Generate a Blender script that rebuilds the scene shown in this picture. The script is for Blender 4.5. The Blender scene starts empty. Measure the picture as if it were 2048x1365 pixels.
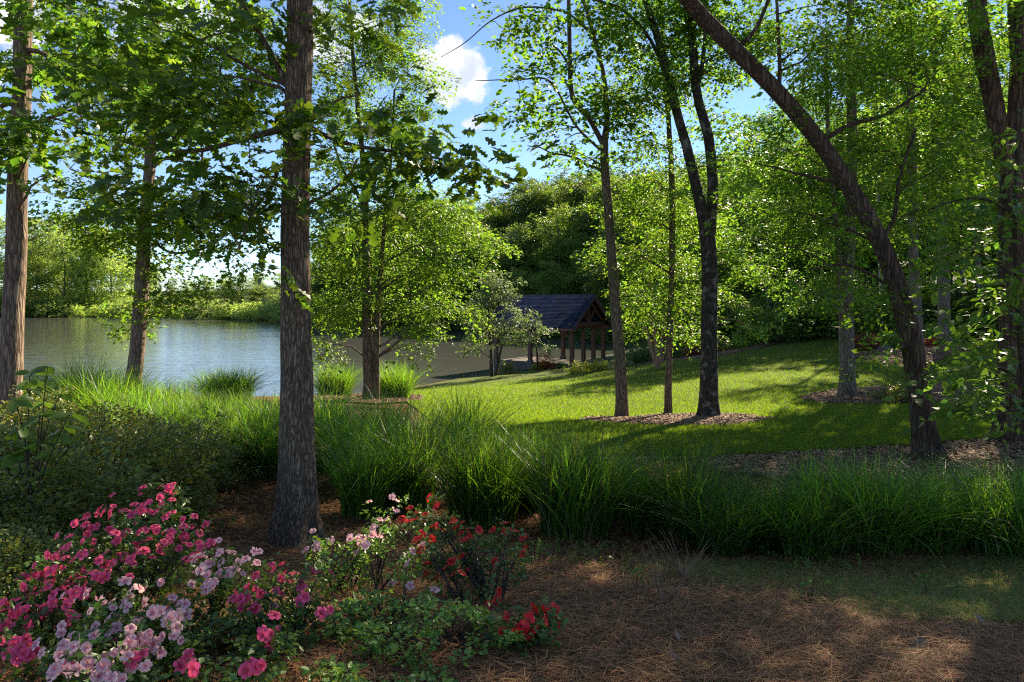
import bpy, math, random
import numpy as np
from mathutils import Vector, Matrix
from mathutils.geometry import delaunay_2d_cdt

rng = np.random.default_rng(11)
random.seed(11)
S = bpy.context.scene
COL = S.collection

# ------------------------------------------------------------------ camera
F, CX, HY, EYE = 1365.33, 1024.0, 597.0, 5.2      # focal length and horizon in pixels of the photograph, eye above the lake
cam_d = bpy.data.cameras.new('camera')
cam_d.lens, cam_d.sensor_width = 24.0, 36.0
cam_d.shift_y = (HY - 682.5) / 2048.0
cam_d.clip_start, cam_d.clip_end = 0.05, 6000
cam = bpy.data.objects.new('camera', cam_d)
cam.location = (0, 0, EYE)
cam.rotation_euler = (math.radians(90), 0, 0)
COL.objects.link(cam)
S.camera = cam

# ------------------------------------------------------------------ sky, sun, exposure
SUN_AZ, SUN_EL = math.radians(34), math.radians(32)
def pxdir(px, py):
    v = Vector(((px - CX) / F, 1.0, -(py - HY) / F)); v.normalize(); return v
def build_world():
    w = bpy.data.worlds.new('World'); S.world = w; w.use_nodes = True
    nt = w.node_tree; nt.nodes.clear(); N = nt.nodes.new; L = nt.links.new
    out = N('ShaderNodeOutputWorld'); bg = N('ShaderNodeBackground')
    sky = N('ShaderNodeTexSky'); sky.sky_type = 'NISHITA'; sky.sun_disc = False
    sky.sun_elevation = SUN_EL; sky.sun_rotation = SUN_AZ
    sky.air_density = .72; sky.dust_density = 0.0; sky.ozone_density = 3.2; sky.altitude = 200
    tc = N('ShaderNodeTexCoord')
    def math_(op, a, b=None, c=None):
        n = N('ShaderNodeMath'); n.operation = op
        for i, v in enumerate((a, b, c)):
            if v is None: continue
            if isinstance(v, (int, float)): n.inputs[i].default_value = v
            else: L(v, n.inputs[i])
        return n.outputs[0]
    def vmath(op, a, b):
        n = N('ShaderNodeVectorMath'); n.operation = op
        for i, v in enumerate((a, b)):
            if isinstance(v, (tuple, Vector)): n.inputs[i].default_value = v
            else: L(v, n.inputs[i])
        return n.outputs[1] if op == 'LENGTH' else n.outputs[0]
    def noise(vec, scale, detail=7, rough=.55):
        n = N('ShaderNodeTexNoise'); L(vec, n.inputs['Vector'])
        n.inputs['Scale'].default_value = scale; n.inputs['Detail'].default_value = detail
        n.inputs['Roughness'].default_value = rough
        return n.outputs['Fac']
    def ramp(v, a, b):
        n = N('ShaderNodeMapRange'); n.interpolation_type = 'SMOOTHSTEP'; L(v, n.inputs[0])
        n.inputs[1].default_value = a; n.inputs[2].default_value = b
        return n.outputs[0]
    d = tc.outputs['Generated']
    nz = noise(d, 13.0, 9, .62)
    # cumulus: (direction px, py, half width, half height in photo pixels)
    puffs = [(885, 150, 72, 62), (945, 248, 30, 17), (725, 50, 40, 40), (640, 90, 50, 80), (330, 30, 110, 60),
             (1500, -420, 420, 160), (-500, -60, 380, 150), (500, -500, 300, 160),
             (2700, 200, 300, 120), (-900, 430, 400, 60), (2500, 480, 350, 50)]
    acc = None
    for (px, py, hw, hh) in puffs:
        c = pxdir(px, py)
        off = vmath('SUBTRACT', d, c)
        k = 1.0
        sc = vmath('MULTIPLY', off, (F / hw, F / hw, F / hh))
        ln = vmath('LENGTH', sc, (0, 0, 0))
        m = ramp(math_('ADD', ln, math_('MULTIPLY', math_('SUBTRACT', nz, .5), -4.2)), 1.05, .55)
        acc = m if acc is None else math_('MAXIMUM', acc, m)
    sep = N('ShaderNodeSeparateXYZ'); L(d, sep.inputs[0])
    zz = math_('ADD', math_('MAXIMUM', sep.outputs[2], 0.0), .10)
    cmb = N('ShaderNodeCombineXYZ')
    L(math_('DIVIDE', sep.outputs[0], zz), cmb.inputs[0]); L(math_('DIVIDE', sep.outputs[1], math_('MULTIPLY', zz, 2.4)), cmb.inputs[1])
    cir = math_('MULTIPLY', ramp(noise(cmb.outputs[0], 1.1, 8, .6), .46, .80), .38)
    col1 = N('ShaderNodeMixRGB'); L(cir, col1.inputs[0]); L(sky.outputs[0], col1.inputs[1]); col1.inputs[2].default_value = (3.6, 3.7, 4.8, 1)
    shade = N('ShaderNodeMixRGB'); L(ramp(noise(d, 22, 6), .35, .65), shade.inputs[0])
    shade.inputs[1].default_value = (3.6, 3.9, 5.2, 1); shade.inputs[2].default_value = (6.2, 6.1, 6.5, 1)
    col2 = N('ShaderNodeMixRGB'); L(math_('MULTIPLY', acc, .93), col2.inputs[0]); L(col1.outputs[0], col2.inputs[1]); L(shade.outputs[0], col2.inputs[2])
    L(col2.outputs[0], bg.inputs[0]); bg.inputs[1].default_value = 0.060
    L(bg.outputs[0], out.inputs[0])
build_world()
sun_d = bpy.data.lights.new('sun', 'SUN'); sun_d.energy = 4.6; sun_d.angle = math.radians(0.53); sun_d.color = (1.0, .87, .64)
sun = bpy.data.objects.new('sun', sun_d); COL.objects.link(sun)
sv = Vector((math.sin(SUN_AZ) * math.cos(SUN_EL), math.cos(SUN_AZ) * math.cos(SUN_EL), math.sin(SUN_EL)))
sun.rotation_euler = (-sv).to_track_quat('-Z', 'Y').to_euler()
sun.location = (30, 60, 60)
S.view_settings.view_transform = 'Standard'; S.view_settings.look = 'None'
S.view_settings.exposure = 1.9; S.view_settings.gamma = 1.0
S.view_settings.use_curve_mapping = False
S.render.engine = 'CYCLES'
S.cycles.max_bounces = 8; S.cycles.diffuse_bounces = 3; S.cycles.transmission_bounces = 5; S.cycles.glossy_bounces = 3
S.cycles.use_denoising = False; S.cycles.filter_width = 1.2
S.cycles.sample_clamp_indirect = 4.0

# ------------------------------------------------------------------ helpers
def P(px, py, d):
    return np.array([(px - CX) / F * d, d, EYE - (py - HY) / F * d])

def tag(o, label=None, cat=None, group=None, kind=None):
    if label: o['label'] = label
    if cat: o['category'] = cat
    if group: o['group'] = group
    if kind: o['kind'] = kind
    return o

def empty(name, loc, label=None, cat=None, group=None):
    o = bpy.data.objects.new(name, None); COL.objects.link(o)
    o.location = [float(c) for c in loc]; o.empty_display_size = .2
    return tag(o, label, cat, group)

def mesh_np(name, V, faces, mats, smooth=False, midx=None):
    """V (n,3); faces: list of int arrays (m,k)"""
    me = bpy.data.meshes.new(name)
    V = np.ascontiguousarray(V, dtype=np.float32)
    me.vertices.add(len(V)); me.vertices.foreach_set('co', V.ravel())
    loops = np.concatenate([f.ravel() for f in faces]).astype(np.int32)
    tot = np.concatenate([np.full(len(f), f.shape[1], np.int32) for f in faces])
    start = np.concatenate([[0], np.cumsum(tot)[:-1]]).astype(np.int32)
    me.loops.add(len(loops)); me.loops.foreach_set('vertex_index', loops)
    me.polygons.add(len(tot)); me.polygons.foreach_set('loop_start', start); me.polygons.foreach_set('loop_total', tot)
    if midx is not None: me.polygons.foreach_set('material_index', np.asarray(midx, np.int32))
    me.update(calc_edges=True)
    if smooth: me.polygons.foreach_set('use_smooth', np.ones(len(tot), bool))
    for m in (mats if isinstance(mats, (list, tuple)) else [mats]): me.materials.append(m)
    return me

def link(name, me, parent=None, loc=None):
    o = bpy.data.objects.new(name, me); COL.objects.link(o)
    if parent is not None: o.parent = parent
    if loc is not None: o.location = [float(c) for c in loc]
    return o

class Buf:
    """collects vertices and faces of one mesh"""
    def __init__(s): s.V, s.T, s.Q, s.n = [], [], [], 0
    def add(s, V, T=None, Q=None):
        V = np.asarray(V, float)
        s.V.append(V)
        if T is not None and len(T): s.T.append(np.asarray(T, int) + s.n)
        if Q is not None and len(Q): s.Q.append(np.asarray(Q, int) + s.n)
        s.n += len(V)
    def empty(s): return s.n == 0
    def mesh(s, name, mats, smooth=False, origin=(0, 0, 0)):
        fs = []
        if s.T: fs.append(np.concatenate(s.T))
        if s.Q: fs.append(np.concatenate(s.Q))
        return mesh_np(name, np.concatenate(s.V) - np.asarray(origin, float), fs, mats, smooth)

def frames(pts):
    t = np.gradient(pts, axis=0); t /= np.linalg.norm(t, axis=1)[:, None] + 1e-9
    u = np.zeros_like(t)
    ref = np.array([1., 0, 0]) if abs(t[0, 0]) < .9 else np.array([0, 1., 0])
    for i in range(len(t)):
        ref = ref - t[i] * ref.dot(t[i]); ref /= np.linalg.norm(ref) + 1e-9
        u[i] = ref
    return t, u, np.cross(t, u)

def tube(pts, rad, seg=8, flare=None):
    pts = np.asarray(pts, float); rad = np.asarray(rad, float)
    t, u, v = frames(pts)
    a = np.arange(seg) / seg * 2 * np.pi
    R = np.repeat(rad[:, None], seg, 1)
    if flare is not None: R = flare(R, a, pts)
    ring = pts[:, None, :] + R[:, :, None] * (np.cos(a)[None, :, None] * u[:, None, :] + np.sin(a)[None, :, None] * v[:, None, :])
    V = ring.reshape(-1, 3)
    m = len(pts)
    i, j = np.meshgrid(np.arange(m - 1), np.arange(seg), indexing='ij')
    j2 = (j + 1) % seg
    Q = np.stack([i * seg + j, i * seg + j2, (i + 1) * seg + j2, (i + 1) * seg + j], -1).reshape(-1, 4)
    V = np.vstack([V, pts[-1:]])
    top = (m - 1) * seg
    T = np.stack([top + np.arange(seg), top + (np.arange(seg) + 1) % seg, np.full(seg, len(V) - 1)], -1)
    return V, T, Q

def smooth_line(pts, n):
    """Catmull-Rom through control points (k,c) -> (n,c)"""
    p = np.asarray(pts, float)
    if len(p) == 2: return p[0] + (p[1] - p[0]) * np.linspace(0, 1, n)[:, None]
    e = np.vstack([2 * p[0] - p[1], p, 2 * p[-1] - p[-2]])
    out = []
    for s in np.linspace(0, len(p) - 1, n):
        i = min(int(s), len(p) - 2); f = s - i
        a, b, c, d = e[i:i + 4]
        out.append(.5 * (2 * b + (c - a) * f + (2 * a - 5 * b + 4 * c - d) * f * f + (3 * b - a - 3 * c + d) * f ** 3))
    return np.array(out)

# ------------------------------------------------------------------ materials
MATS = {}
def newmat(name):
    m = bpy.data.materials.new(name); m.use_nodes = True
    nt = m.node_tree; b = nt.nodes.get('Principled BSDF')
    MATS[name] = m
    return m, nt, b, nt.nodes.new, nt.links.new

def leaf_mat(name, col, trans=None, tfac=.45, rough=.5, spec=.25, hvar=.03, vvar=.35, ovar=.25, throat=None, patch=0):
    m, nt, b, N, L = newmat(name)
    trans = trans or tuple(min(1, c * k) for c, k in zip(col, (1.9, 1.75, .9)))
    geo = N('ShaderNodeNewGeometry'); oi = N('ShaderNodeObjectInfo')
    def var(c):
        hs = N('ShaderNodeHueSaturation'); hs.inputs['Color'].default_value = (*c, 1)
        mr = N('ShaderNodeMapRange'); L(geo.outputs['Random Per Island'], mr.inputs[0]); mr.inputs[3].default_value = 1 - vvar; mr.inputs[4].default_value = 1 + vvar
        mo = N('ShaderNodeMapRange'); L(oi.outputs['Random'], mo.inputs[0]); mo.inputs[3].default_value = 1 - ovar; mo.inputs[4].default_value = 1 + ovar
        mu = N('ShaderNodeMath'); mu.operation = 'MULTIPLY'; L(mr.outputs[0], mu.inputs[0]); L(mo.outputs[0], mu.inputs[1])
        L(mu.outputs[0], hs.inputs['Value'])
        wn = N('ShaderNodeTexWhiteNoise'); wn.noise_dimensions = '1D'; L(geo.outputs['Random Per Island'], wn.inputs['W'])
        hh = N('ShaderNodeMapRange'); L(wn.outputs['Value'], hh.inputs[0]); hh.inputs[3].default_value = .5 - hvar; hh.inputs[4].default_value = .5 + hvar
        L(hh.outputs[0], hs.inputs['Hue'])
        return hs.outputs[0]
    bc = var(col)
    if patch:
        tcp = N('ShaderNodeTexCoord'); npn = N('ShaderNodeTexNoise'); L(tcp.outputs['Object'], npn.inputs['Vector']); npn.inputs['Scale'].default_value = .55; npn.inputs['Detail'].default_value = 5
        mrp = N('ShaderNodeMapRange'); L(npn.outputs['Fac'], mrp.inputs[0]); mrp.inputs[1].default_value = .38; mrp.inputs[2].default_value = .66; mrp.inputs[4].default_value = patch
        mxp = N('ShaderNodeMixRGB'); L(mrp.outputs[0], mxp.inputs[0]); L(bc, mxp.inputs[1]); mxp.inputs[2].default_value = (.13, .15, .03, 1); bc = mxp.outputs[0]
    if throat:
        tc = N('ShaderNodeTexCoord'); ln = N('ShaderNodeVectorMath'); ln.operation = 'LENGTH'; L(tc.outputs['Object'], ln.inputs[0])
        nz = N('ShaderNodeTexNoise'); L(tc.outputs['Object'], nz.inputs['Vector']); nz.inputs['Scale'].default_value = 90
        ad = N('ShaderNodeMath'); ad.operation = 'MULTIPLY_ADD'; L(nz.outputs['Fac'], ad.inputs[0]); ad.inputs[1].default_value = .014; L(ln.outputs['Value'], ad.inputs[2])
        mr = N('ShaderNodeMapRange'); L(ad.outputs[0], mr.inputs[0]); mr.inputs[1].default_value = .014; mr.inputs[2].default_value = .040
        mxc = N('ShaderNodeMixRGB'); L(mr.outputs[0], mxc.inputs[0]); mxc.inputs[1].default_value = (*throat, 1); L(bc, mxc.inputs[2]); bc = mxc.outputs[0]
    L(bc, b.inputs['Base Color']); b.inputs['Roughness'].default_value = rough
    b.inputs['Specular IOR Level'].default_value = spec
    tr = N('ShaderNodeBsdfTranslucent'); L(var(trans), tr.inputs[0])
    mx = N('ShaderNodeMixShader'); mx.inputs[0].default_value = tfac
    L(b.outputs[0], mx.inputs[1]); L(tr.outputs[0], mx.inputs[2])
    L(mx.outputs[0], nt.nodes['Material Output'].inputs[0])
    return m

def bark_mat(name, dark, light, scale=26, stretch=.16, bump=.6, patch=None, dist=.02):
    m, nt, b, N, L = newmat(name)
    tc = N('ShaderNodeTexCoord'); mp = N('ShaderNodeMapping'); mp.inputs['Scale'].default_value = (1, 1, stretch)
    L(tc.outputs['Object'], mp.inputs[0])
    no = N('ShaderNodeTexNoise'); L(mp.outputs[0], no.inputs['Vector']); no.inputs['Scale'].default_value = scale * .4; no.inputs['Detail'].default_value = 4
    add = N('ShaderNodeMixRGB'); add.blend_type = 'LINEAR_LIGHT'; add.inputs[0].default_value = .06
    L(mp.outputs[0], add.inputs[1]); L(no.outputs['Color'], add.inputs[2])
    vo = N('ShaderNodeTexVoronoi'); vo.feature = 'DISTANCE_TO_EDGE'; L(add.outputs[0], vo.inputs['Vector']); vo.inputs['Scale'].default_value = scale
    n2 = N('ShaderNodeTexNoise'); L(mp.outputs[0], n2.inputs['Vector']); n2.inputs['Scale'].default_value = scale * 2.2; n2.inputs['Detail'].default_value = 6
    mr = N('ShaderNodeMapRange'); L(vo.outputs['Distance'], mr.inputs[0]); mr.inputs[2].default_value = .28
    mul = N('ShaderNodeMath'); mul.operation = 'MULTIPLY'; L(mr.outputs[0], mul.inputs[0]); L(n2.outputs['Fac'], mul.inputs[1])
    rp = N('ShaderNodeValToRGB'); L(mul.outputs[0], rp.inputs[0])
    rp.color_ramp.elements[0].color = (*dark, 1); rp.color_ramp.elements[1].color = (*light, 1); rp.color_ramp.elements[1].position = .62
    colr = rp.outputs[0]
    if patch:
        n3 = N('ShaderNodeTexNoise'); L(tc.outputs['Object'], n3.inputs['Vector']); n3.inputs['Scale'].default_value = 5.5; n3.inputs['Detail'].default_value = 6; n3.inputs['Roughness'].default_value = .65
        m3 = N('ShaderNodeMapRange'); L(n3.outputs['Fac'], m3.inputs[0]); m3.inputs[1].default_value = .52; m3.inputs[2].default_value = .64
        mixp = N('ShaderNodeMixRGB'); L(m3.outputs[0], mixp.inputs[0]); L(colr, mixp.inputs[1])
        pm = N('ShaderNodeMixRGB'); pm.blend_type = 'MULTIPLY'; pm.inputs[0].default_value = .7; pm.inputs[1].default_value = (*patch, 1); L(n2.outputs['Fac'], pm.inputs[2])
        L(pm.outputs[0], mixp.inputs[2]); colr = mixp.outputs[0]
    L(colr, b.inputs['Base Color']); b.inputs['Roughness'].default_value = .9; b.inputs['Specular IOR Level'].default_value = .15
    bp = N('ShaderNodeBump'); bp.inputs['Strength'].default_value = bump; bp.inputs['Distance'].default_value = dist
    L(mul.outputs[0], bp.inputs['Height']); L(bp.outputs[0], b.inputs['Normal'])
    return m

def ground_mat(name, cols, scales=(3, 40), bump=.5, rough=.95, wiry=False):
    m, nt, b, N, L = newmat(name)
    tc = N('ShaderNodeTexCoord')
    n1 = N('ShaderNodeTexNoise'); L(tc.outputs['Object'], n1.inputs['Vector']); n1.inputs['Scale'].default_value = scales[0]; n1.inputs['Detail'].default_value = 5
    n2 = N('ShaderNodeTexNoise'); L(tc.outputs['Object'], n2.inputs['Vector']); n2.inputs['Scale'].default_value = scales[1]; n2.inputs['Detail'].default_value = 6; n2.inputs['Roughness'].default_value = .7
    ad = N('ShaderNodeMath'); ad.operation = 'ADD'; L(n1.outputs['Fac'], ad.inputs[0]); L(n2.outputs['Fac'], ad.inputs[1])
    hf = N('ShaderNodeMath'); hf.operation = 'MULTIPLY'; L(ad.outputs[0], hf.inputs[0]); hf.inputs[1].default_value = .5
    rp = N('ShaderNodeValToRGB'); L(hf.outputs[0], rp.inputs[0])
    el = rp.color_ramp.elements
    el[0].position, el[0].color = .32, (*cols[0], 1); el[1].position, el[1].color = .68, (*cols[-1], 1)
    for k, c in enumerate(cols[1:-1]):
        e = el.new(.32 + .36 * (k + 1) / (len(cols) - 1)); e.color = (*c, 1)
    L(rp.outputs[0], b.inputs['Base Color']); b.inputs['Roughness'].default_value = rough; b.inputs['Specular IOR Level'].default_value = .1
    bp = N('ShaderNodeBump'); bp.inputs['Strength'].default_value = bump; bp.inputs['Distance'].default_value = .03
    L(n2.outputs['Fac'], bp.inputs['Height']); L(bp.outputs[0], b.inputs['Normal'])
    return m

M_oakleaf = leaf_mat('oak_leaf', (.065, .120, .020), (.17, .29, .014), .42, .42, .35, .02, .3, 0)
M_maple = leaf_mat('maple_leaf', (.072, .138, .022), (.20, .37, .022), .5, .45, .3, .025, .4, .12)
M_bright = leaf_mat('bright_leaf', (.084, .150, .022), (.245, .41, .025), .52, .45, .3, .03, .4, .10)
M_dog = leaf_mat('dogwood_leaf', (.075, .15, .03), (.22, .40, .03), .45, .42, .35, .02, .3, 0)
M_grey = leaf_mat('grey_green_leaf', (.11, .155, .06), (.20, .28, .07), .4, .5, .3, .02, .35, .1)
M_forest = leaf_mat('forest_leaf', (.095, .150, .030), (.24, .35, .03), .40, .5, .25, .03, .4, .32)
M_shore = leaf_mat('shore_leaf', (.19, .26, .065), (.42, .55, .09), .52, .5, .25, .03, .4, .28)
M_straw_grass = leaf_mat('thin_grass_blade', (.19, .24, .06), (.28, .36, .06), .4, .5, .3, .05, .45, 0)
M_wood = leaf_mat('woodland_leaf', (.072, .135, .026), (.20, .36, .028), .52, .5, .25, .035, .4, .28)
M_azleaf = leaf_mat('azalea_leaf', (.085, .145, .028), (.12, .20, .02), .3, .38, .4, .03, .4, .1)
M_azfresh = leaf_mat('fresh_azalea_leaf', (.15, .25, .04), (.24, .40, .03), .35, .4, .4, .03, .35, .1)
M_hedge = leaf_mat('hedge_leaf', (.165, .185, .042), (.25, .28, .025), .3, .4, .4, .05, .5, .15)
M_blade = leaf_mat('grass_blade', (.090, .165, .030), (.24, .45, .02), .45, .4, .3, .03, .6, .25)
M_lawnblade = leaf_mat('lawn_blade', (.088, .132, .018), (.265, .40, .014), .45, .5, .25, .03, .45, 0, None, .5)
M_redleaf = leaf_mat('red_shrub_leaf', (.20, .035, .03), (.40, .06, .03), .35, .45, .3, .05, .45, .1)
M_orange = leaf_mat('orange_shrub_leaf', (.30, .10, .02), (.5, .16, .02), .35, .45, .3, .04, .4, 0)
M_yellow = leaf_mat('yellow_green_leaf', (.15, .19, .03), (.35, .42, .03), .45, .45, .3, .03, .35, .1)
M_hot = leaf_mat('hot_pink_petal', (.86, .115, .19), (.85, .10, .20), .3, .55, .2, .015, .22, .1, (.55, .02, .09))
M_lpink = leaf_mat('pale_pink_petal', (.92, .58, .50), (.8, .48, .52), .3, .55, .2, .02, .12, .08, (.70, .22, .30))
M_red = leaf_mat('red_petal', (.78, .070, .032), (.78, .06, .02), .3, .55, .2, .015, .25, .1, (.40, .012, .012))
M_throat = leaf_mat('flower_throat', (.55, .05, .12), None, .2)
M_needle = leaf_mat('pine_needle', (.30, .150, .070), (.10, .05, .02), .12, .7, .1, .03, .8, 0)
M_chip = leaf_mat('mulch_chip', (.27, .16, .10), (.05, .03, .02), .03, .8, .2, .02, .55, 0)
M_deadleaf = leaf_mat('fallen_leaf', (.30, .22, .13), (.3, .2, .1), .2, .6, .25, .03, .4, .3)

M_oakbark = bark_mat('oak_bark', (.058, .040, .026), (.35, .25, .165), 40, .17, .9)
M_brownbark = bark_mat('brown_bark', (.08, .055, .040), (.34, .24, .17), 28, .12, .7)
M_maplebark = bark_mat('maple_bark', (.055, .038, .026), (.27, .20, .135), 30, .14, .7)
M_darkbark = bark_mat('dark_mottled_bark', (.018, .015, .012), (.09, .072, .05), 26, .2, .8, (.27, .24, .19))
M_greybark = bark_mat('grey_bark', (.07, .056, .044), (.27, .22, .17), 24, .15, .5)
M_redbark = bark_mat('flaky_bark', (.030, .020, .014), (.17, .115, .08), 20, .1, 1.0, (.12, .085, .06))
M_palebark = bark_mat('pale_bark', (.22, .19, .16), (.50, .46, .42), 20, .4, .4, (.2, .17, .14))
M_twig = bark_mat('twig_bark', (.03, .022, .016), (.10, .075, .055), 40, .3, .2)
M_myrtle = bark_mat('myrtle_bark', (.18, .10, .06), (.42, .26, .16), 16, .12, .3)

M_soil = ground_mat('pine_straw_floor', [(.04, .020, .010), (.11, .055, .025), (.17, .092, .044)], (1.6, 55), .8)
M_lawn = ground_mat('lawn_turf', [(.042, .064, .010), (.075, .10, .014), (.105, .125, .022)], (1.0, 60), .6)
M_mulch = ground_mat('wood_mulch', [(.060, .034, .024), (.14, .085, .058), (.24, .155, .11)], (2.5, 48), .9)
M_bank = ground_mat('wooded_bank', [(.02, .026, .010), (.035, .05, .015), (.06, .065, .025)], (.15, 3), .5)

# ------------------------------------------------------------------ terrain
def W(px, py):                      # a point of the lake's surface
    d = EYE * F / (py - HY); return P(px, py, d)
shore = [(820, 775), (700, 788), (560, 800), (300, 812), (0, 822), (900, 760), (960, 749), (1005, 741),
         (1130, 724), (1200, 714), (1238, 706), (1262, 697), (1240, 690), (1195, 682), (1050, 670), (900, 662), (700, 655),
         (560, 643), (400, 637), (200, 635), (0, 634), (-200, 633)]
ctrl = [W(*s) for s in shore]
ctrl += [np.array(c, float) for c in [(-40, 31, 0), (-75, 33, 0), (-130, 40, 0), (-200, 60, 0)]]
ctrl += [P(*c) for c in [(200, 1365, 2.9), (1024, 1365, 2.9), (1900, 1365, 2.9), (590, 1090, 6), (1000, 1080, 6.4), (1500, 1120, 6),
         (2048, 1120, 5.8), (480, 940, 9), (20, 905, 9.5), (1858, 925, 10), (2020, 890, 11), (1500, 912, 10.5), (1080, 862, 12.5),
         (1245, 838, 16), (1415, 838, 15.4), (740, 805, 18), (275, 800, 15), (830, 802, 20), (900, 791, 25), (1000, 778, 29), (1140, 760, 33),
         (1100, 741, 43), (1180, 738, 42), (1185, 729, 48), (1300, 736, 32), (1400, 717, 34), (1500, 706, 34), (1600, 704, 33), (1745, 718, 26),
         (1890, 695, 28), (1695, 795, 17.7), (1900, 785, 18.5), (2000, 700, 27), (1300, 762, 25), (1500, 770, 21)]]
ctrl += [np.array(c, float) for c in [(0, 0, 3.62), (6, 0, 3.75), (-6, 0, 3.6), (0, -6, 3.8), (-14, -4, 3.5), (14, -4, 3.9),
         (18, 50, 2.6), (22, 62, 3.0), (40, 28, 4.2), (60, 60, 8), (40, 80, 8), (24, 95, 6), (8, 120, 7), (22, 130, 12), (60, 130, 16), (-12, 140, 6),
         (-40, 165, 6), (-75, 205, 5), (-160, 235, 6), (-60, 250, 12), (40, 230, 20), (-200, 220, 4),
         (-15, 52, -1.6), (-30, 80, -2), (-3, 80, -1.5), (-65, 120, -2), (-95, 160, -2), (-60, 60, -2), (6, 72, -.7), (-120, 120, -2), (-40, 45, -1.2), (-20, 105, -1.6),
         (-30, 18, 2.1), (-12, 20, 2.3), (-20, 11, 3.0), (-50, 15, 2.3), (-30, 0, 3.2), (-10, 29, 1.0), (-100, 15, 2.5), (26, 10, 3.4), (60, 10, 4.6)]]
ctrl = np.array(ctrl)
def _tps_fit(c, lam=.02):
    n = len(c); d = np.linalg.norm(c[:, None, :2] - c[None, :, :2], axis=2)
    K = np.where(d > 0, d * d * np.log(d + 1e-12), 0) + lam * np.eye(n) * 10
    Pm = np.c_[np.ones(n), c[:, :2]]
    A = np.block([[K, Pm], [Pm.T, np.zeros((3, 3))]])
    return np.linalg.solve(A, np.r_[c[:, 2], np.zeros(3)])
_w = _tps_fit(ctrl)
def H(x, y):
    x = np.clip(np.atleast_1d(np.asarray(x, float)), -200, 90); y = np.clip(np.atleast_1d(np.asarray(y, float)), -8, 250)
    sh = x.shape; x = x.ravel(); y = y.ravel(); out = np.empty(len(x))
    for a in range(0, len(x), 20000):
        xx, yy = x[a:a + 20000], y[a:a + 20000]
        d2 = (xx[:, None] - ctrl[None, :, 0]) ** 2 + (yy[:, None] - ctrl[None, :, 1]) ** 2
        out[a:a + 20000] = (.5 * d2 * np.log(d2 + 1e-12)) @ _w[:-3] + _w[-3] + _w[-2] * xx + _w[-1] * yy
    return out.reshape(sh)
def h1(x, y): return float(H(x, y)[0])
_ds = np.r_[np.linspace(2.2, 20, 400), np.linspace(20.1, 260, 1600)]
def G(px, py):                      # where the ray through a photo pixel meets the ground
    pts = np.stack([(px - CX) / F * _ds, _ds, EYE - (py - HY) / F * _ds], 1)
    hit = np.nonzero(pts[:, 2] <= H(pts[:, 0], pts[:, 1]))[0]
    return pts[hit[0]] if len(hit) else pts[-1]
def at(px, d):                      # ground below the pixel column px at depth d
    x = (px - CX) / F * d; return np.array([x, d, h1(x, d)])

def grid_axis(a, b, fine, coarse_to):
    core = np.arange(a, b + 1e-6, fine)
    def ext(start, end, sgn):
        o, s, p = [], fine, start
        while (end - p) * sgn > 0: s *= 1.35; p += s * sgn; o.append(p)
        return o
    return np.r_[ext(a, coarse_to[0], -1)[::-1], core, ext(b, coarse_to[1], 1)]
gx = grid_axis(-45, 40, .9, (-3000, 3000)); gy = grid_axis(-8, 75, .8, (-400, 5000))
gxx, gyy = np.meshgrid(gx, gy, indexing='ij')
gz = H(gxx, gyy) + .0
nx, ny = len(gx), len(gy)
ii, jj = np.meshgrid(np.arange(nx - 1), np.arange(ny - 1), indexing='ij')
gq = np.stack([ii * ny + jj, (ii + 1) * ny + jj, (ii + 1) * ny + jj + 1, ii * ny + jj + 1], -1).reshape(-1, 4)
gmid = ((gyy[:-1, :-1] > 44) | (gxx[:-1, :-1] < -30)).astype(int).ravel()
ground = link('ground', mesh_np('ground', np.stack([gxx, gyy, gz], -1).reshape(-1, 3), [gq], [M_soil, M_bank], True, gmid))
tag(ground, 'brown needle covered ground sloping down to the lake', 'ground', kind='structure')

def inside(poly, x, y):
    x = np.asarray(x); y = np.asarray(y); r = np.zeros(x.shape, bool)
    n = len(poly)
    for k in range(n):
        x1, y1 = poly[k][:2]; x2, y2 = poly[(k + 1) % n][:2]
        c = ((y1 > y) != (y2 > y)) & (x < (x2 - x1) * (y - y1) / (y2 - y1 + 1e-12) + x1)
        r ^= c
    return r
def dense(poly, step, wob=0.0):
    out = []
    n = len(poly)
    for k in range(n):
        a, b = np.array(poly[k][:2]), np.array(poly[(k + 1) % n][:2])
        m = max(1, int(np.linalg.norm(b - a) / step))
        for t in range(m):
            out.append(a + (b - a) * t / m + rng.normal(0, wob, 2))
    return out
def closed_smooth(pts, n):
    p = [np.array(q[:2]) for q in pts]
    return smooth_line([p[-1]] + p + [p[0], p[1]], n + 20)[int((n + 20) / (len(p) + 2)):][:int((n + 20) * len(p) / (len(p) + 2))]
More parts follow.
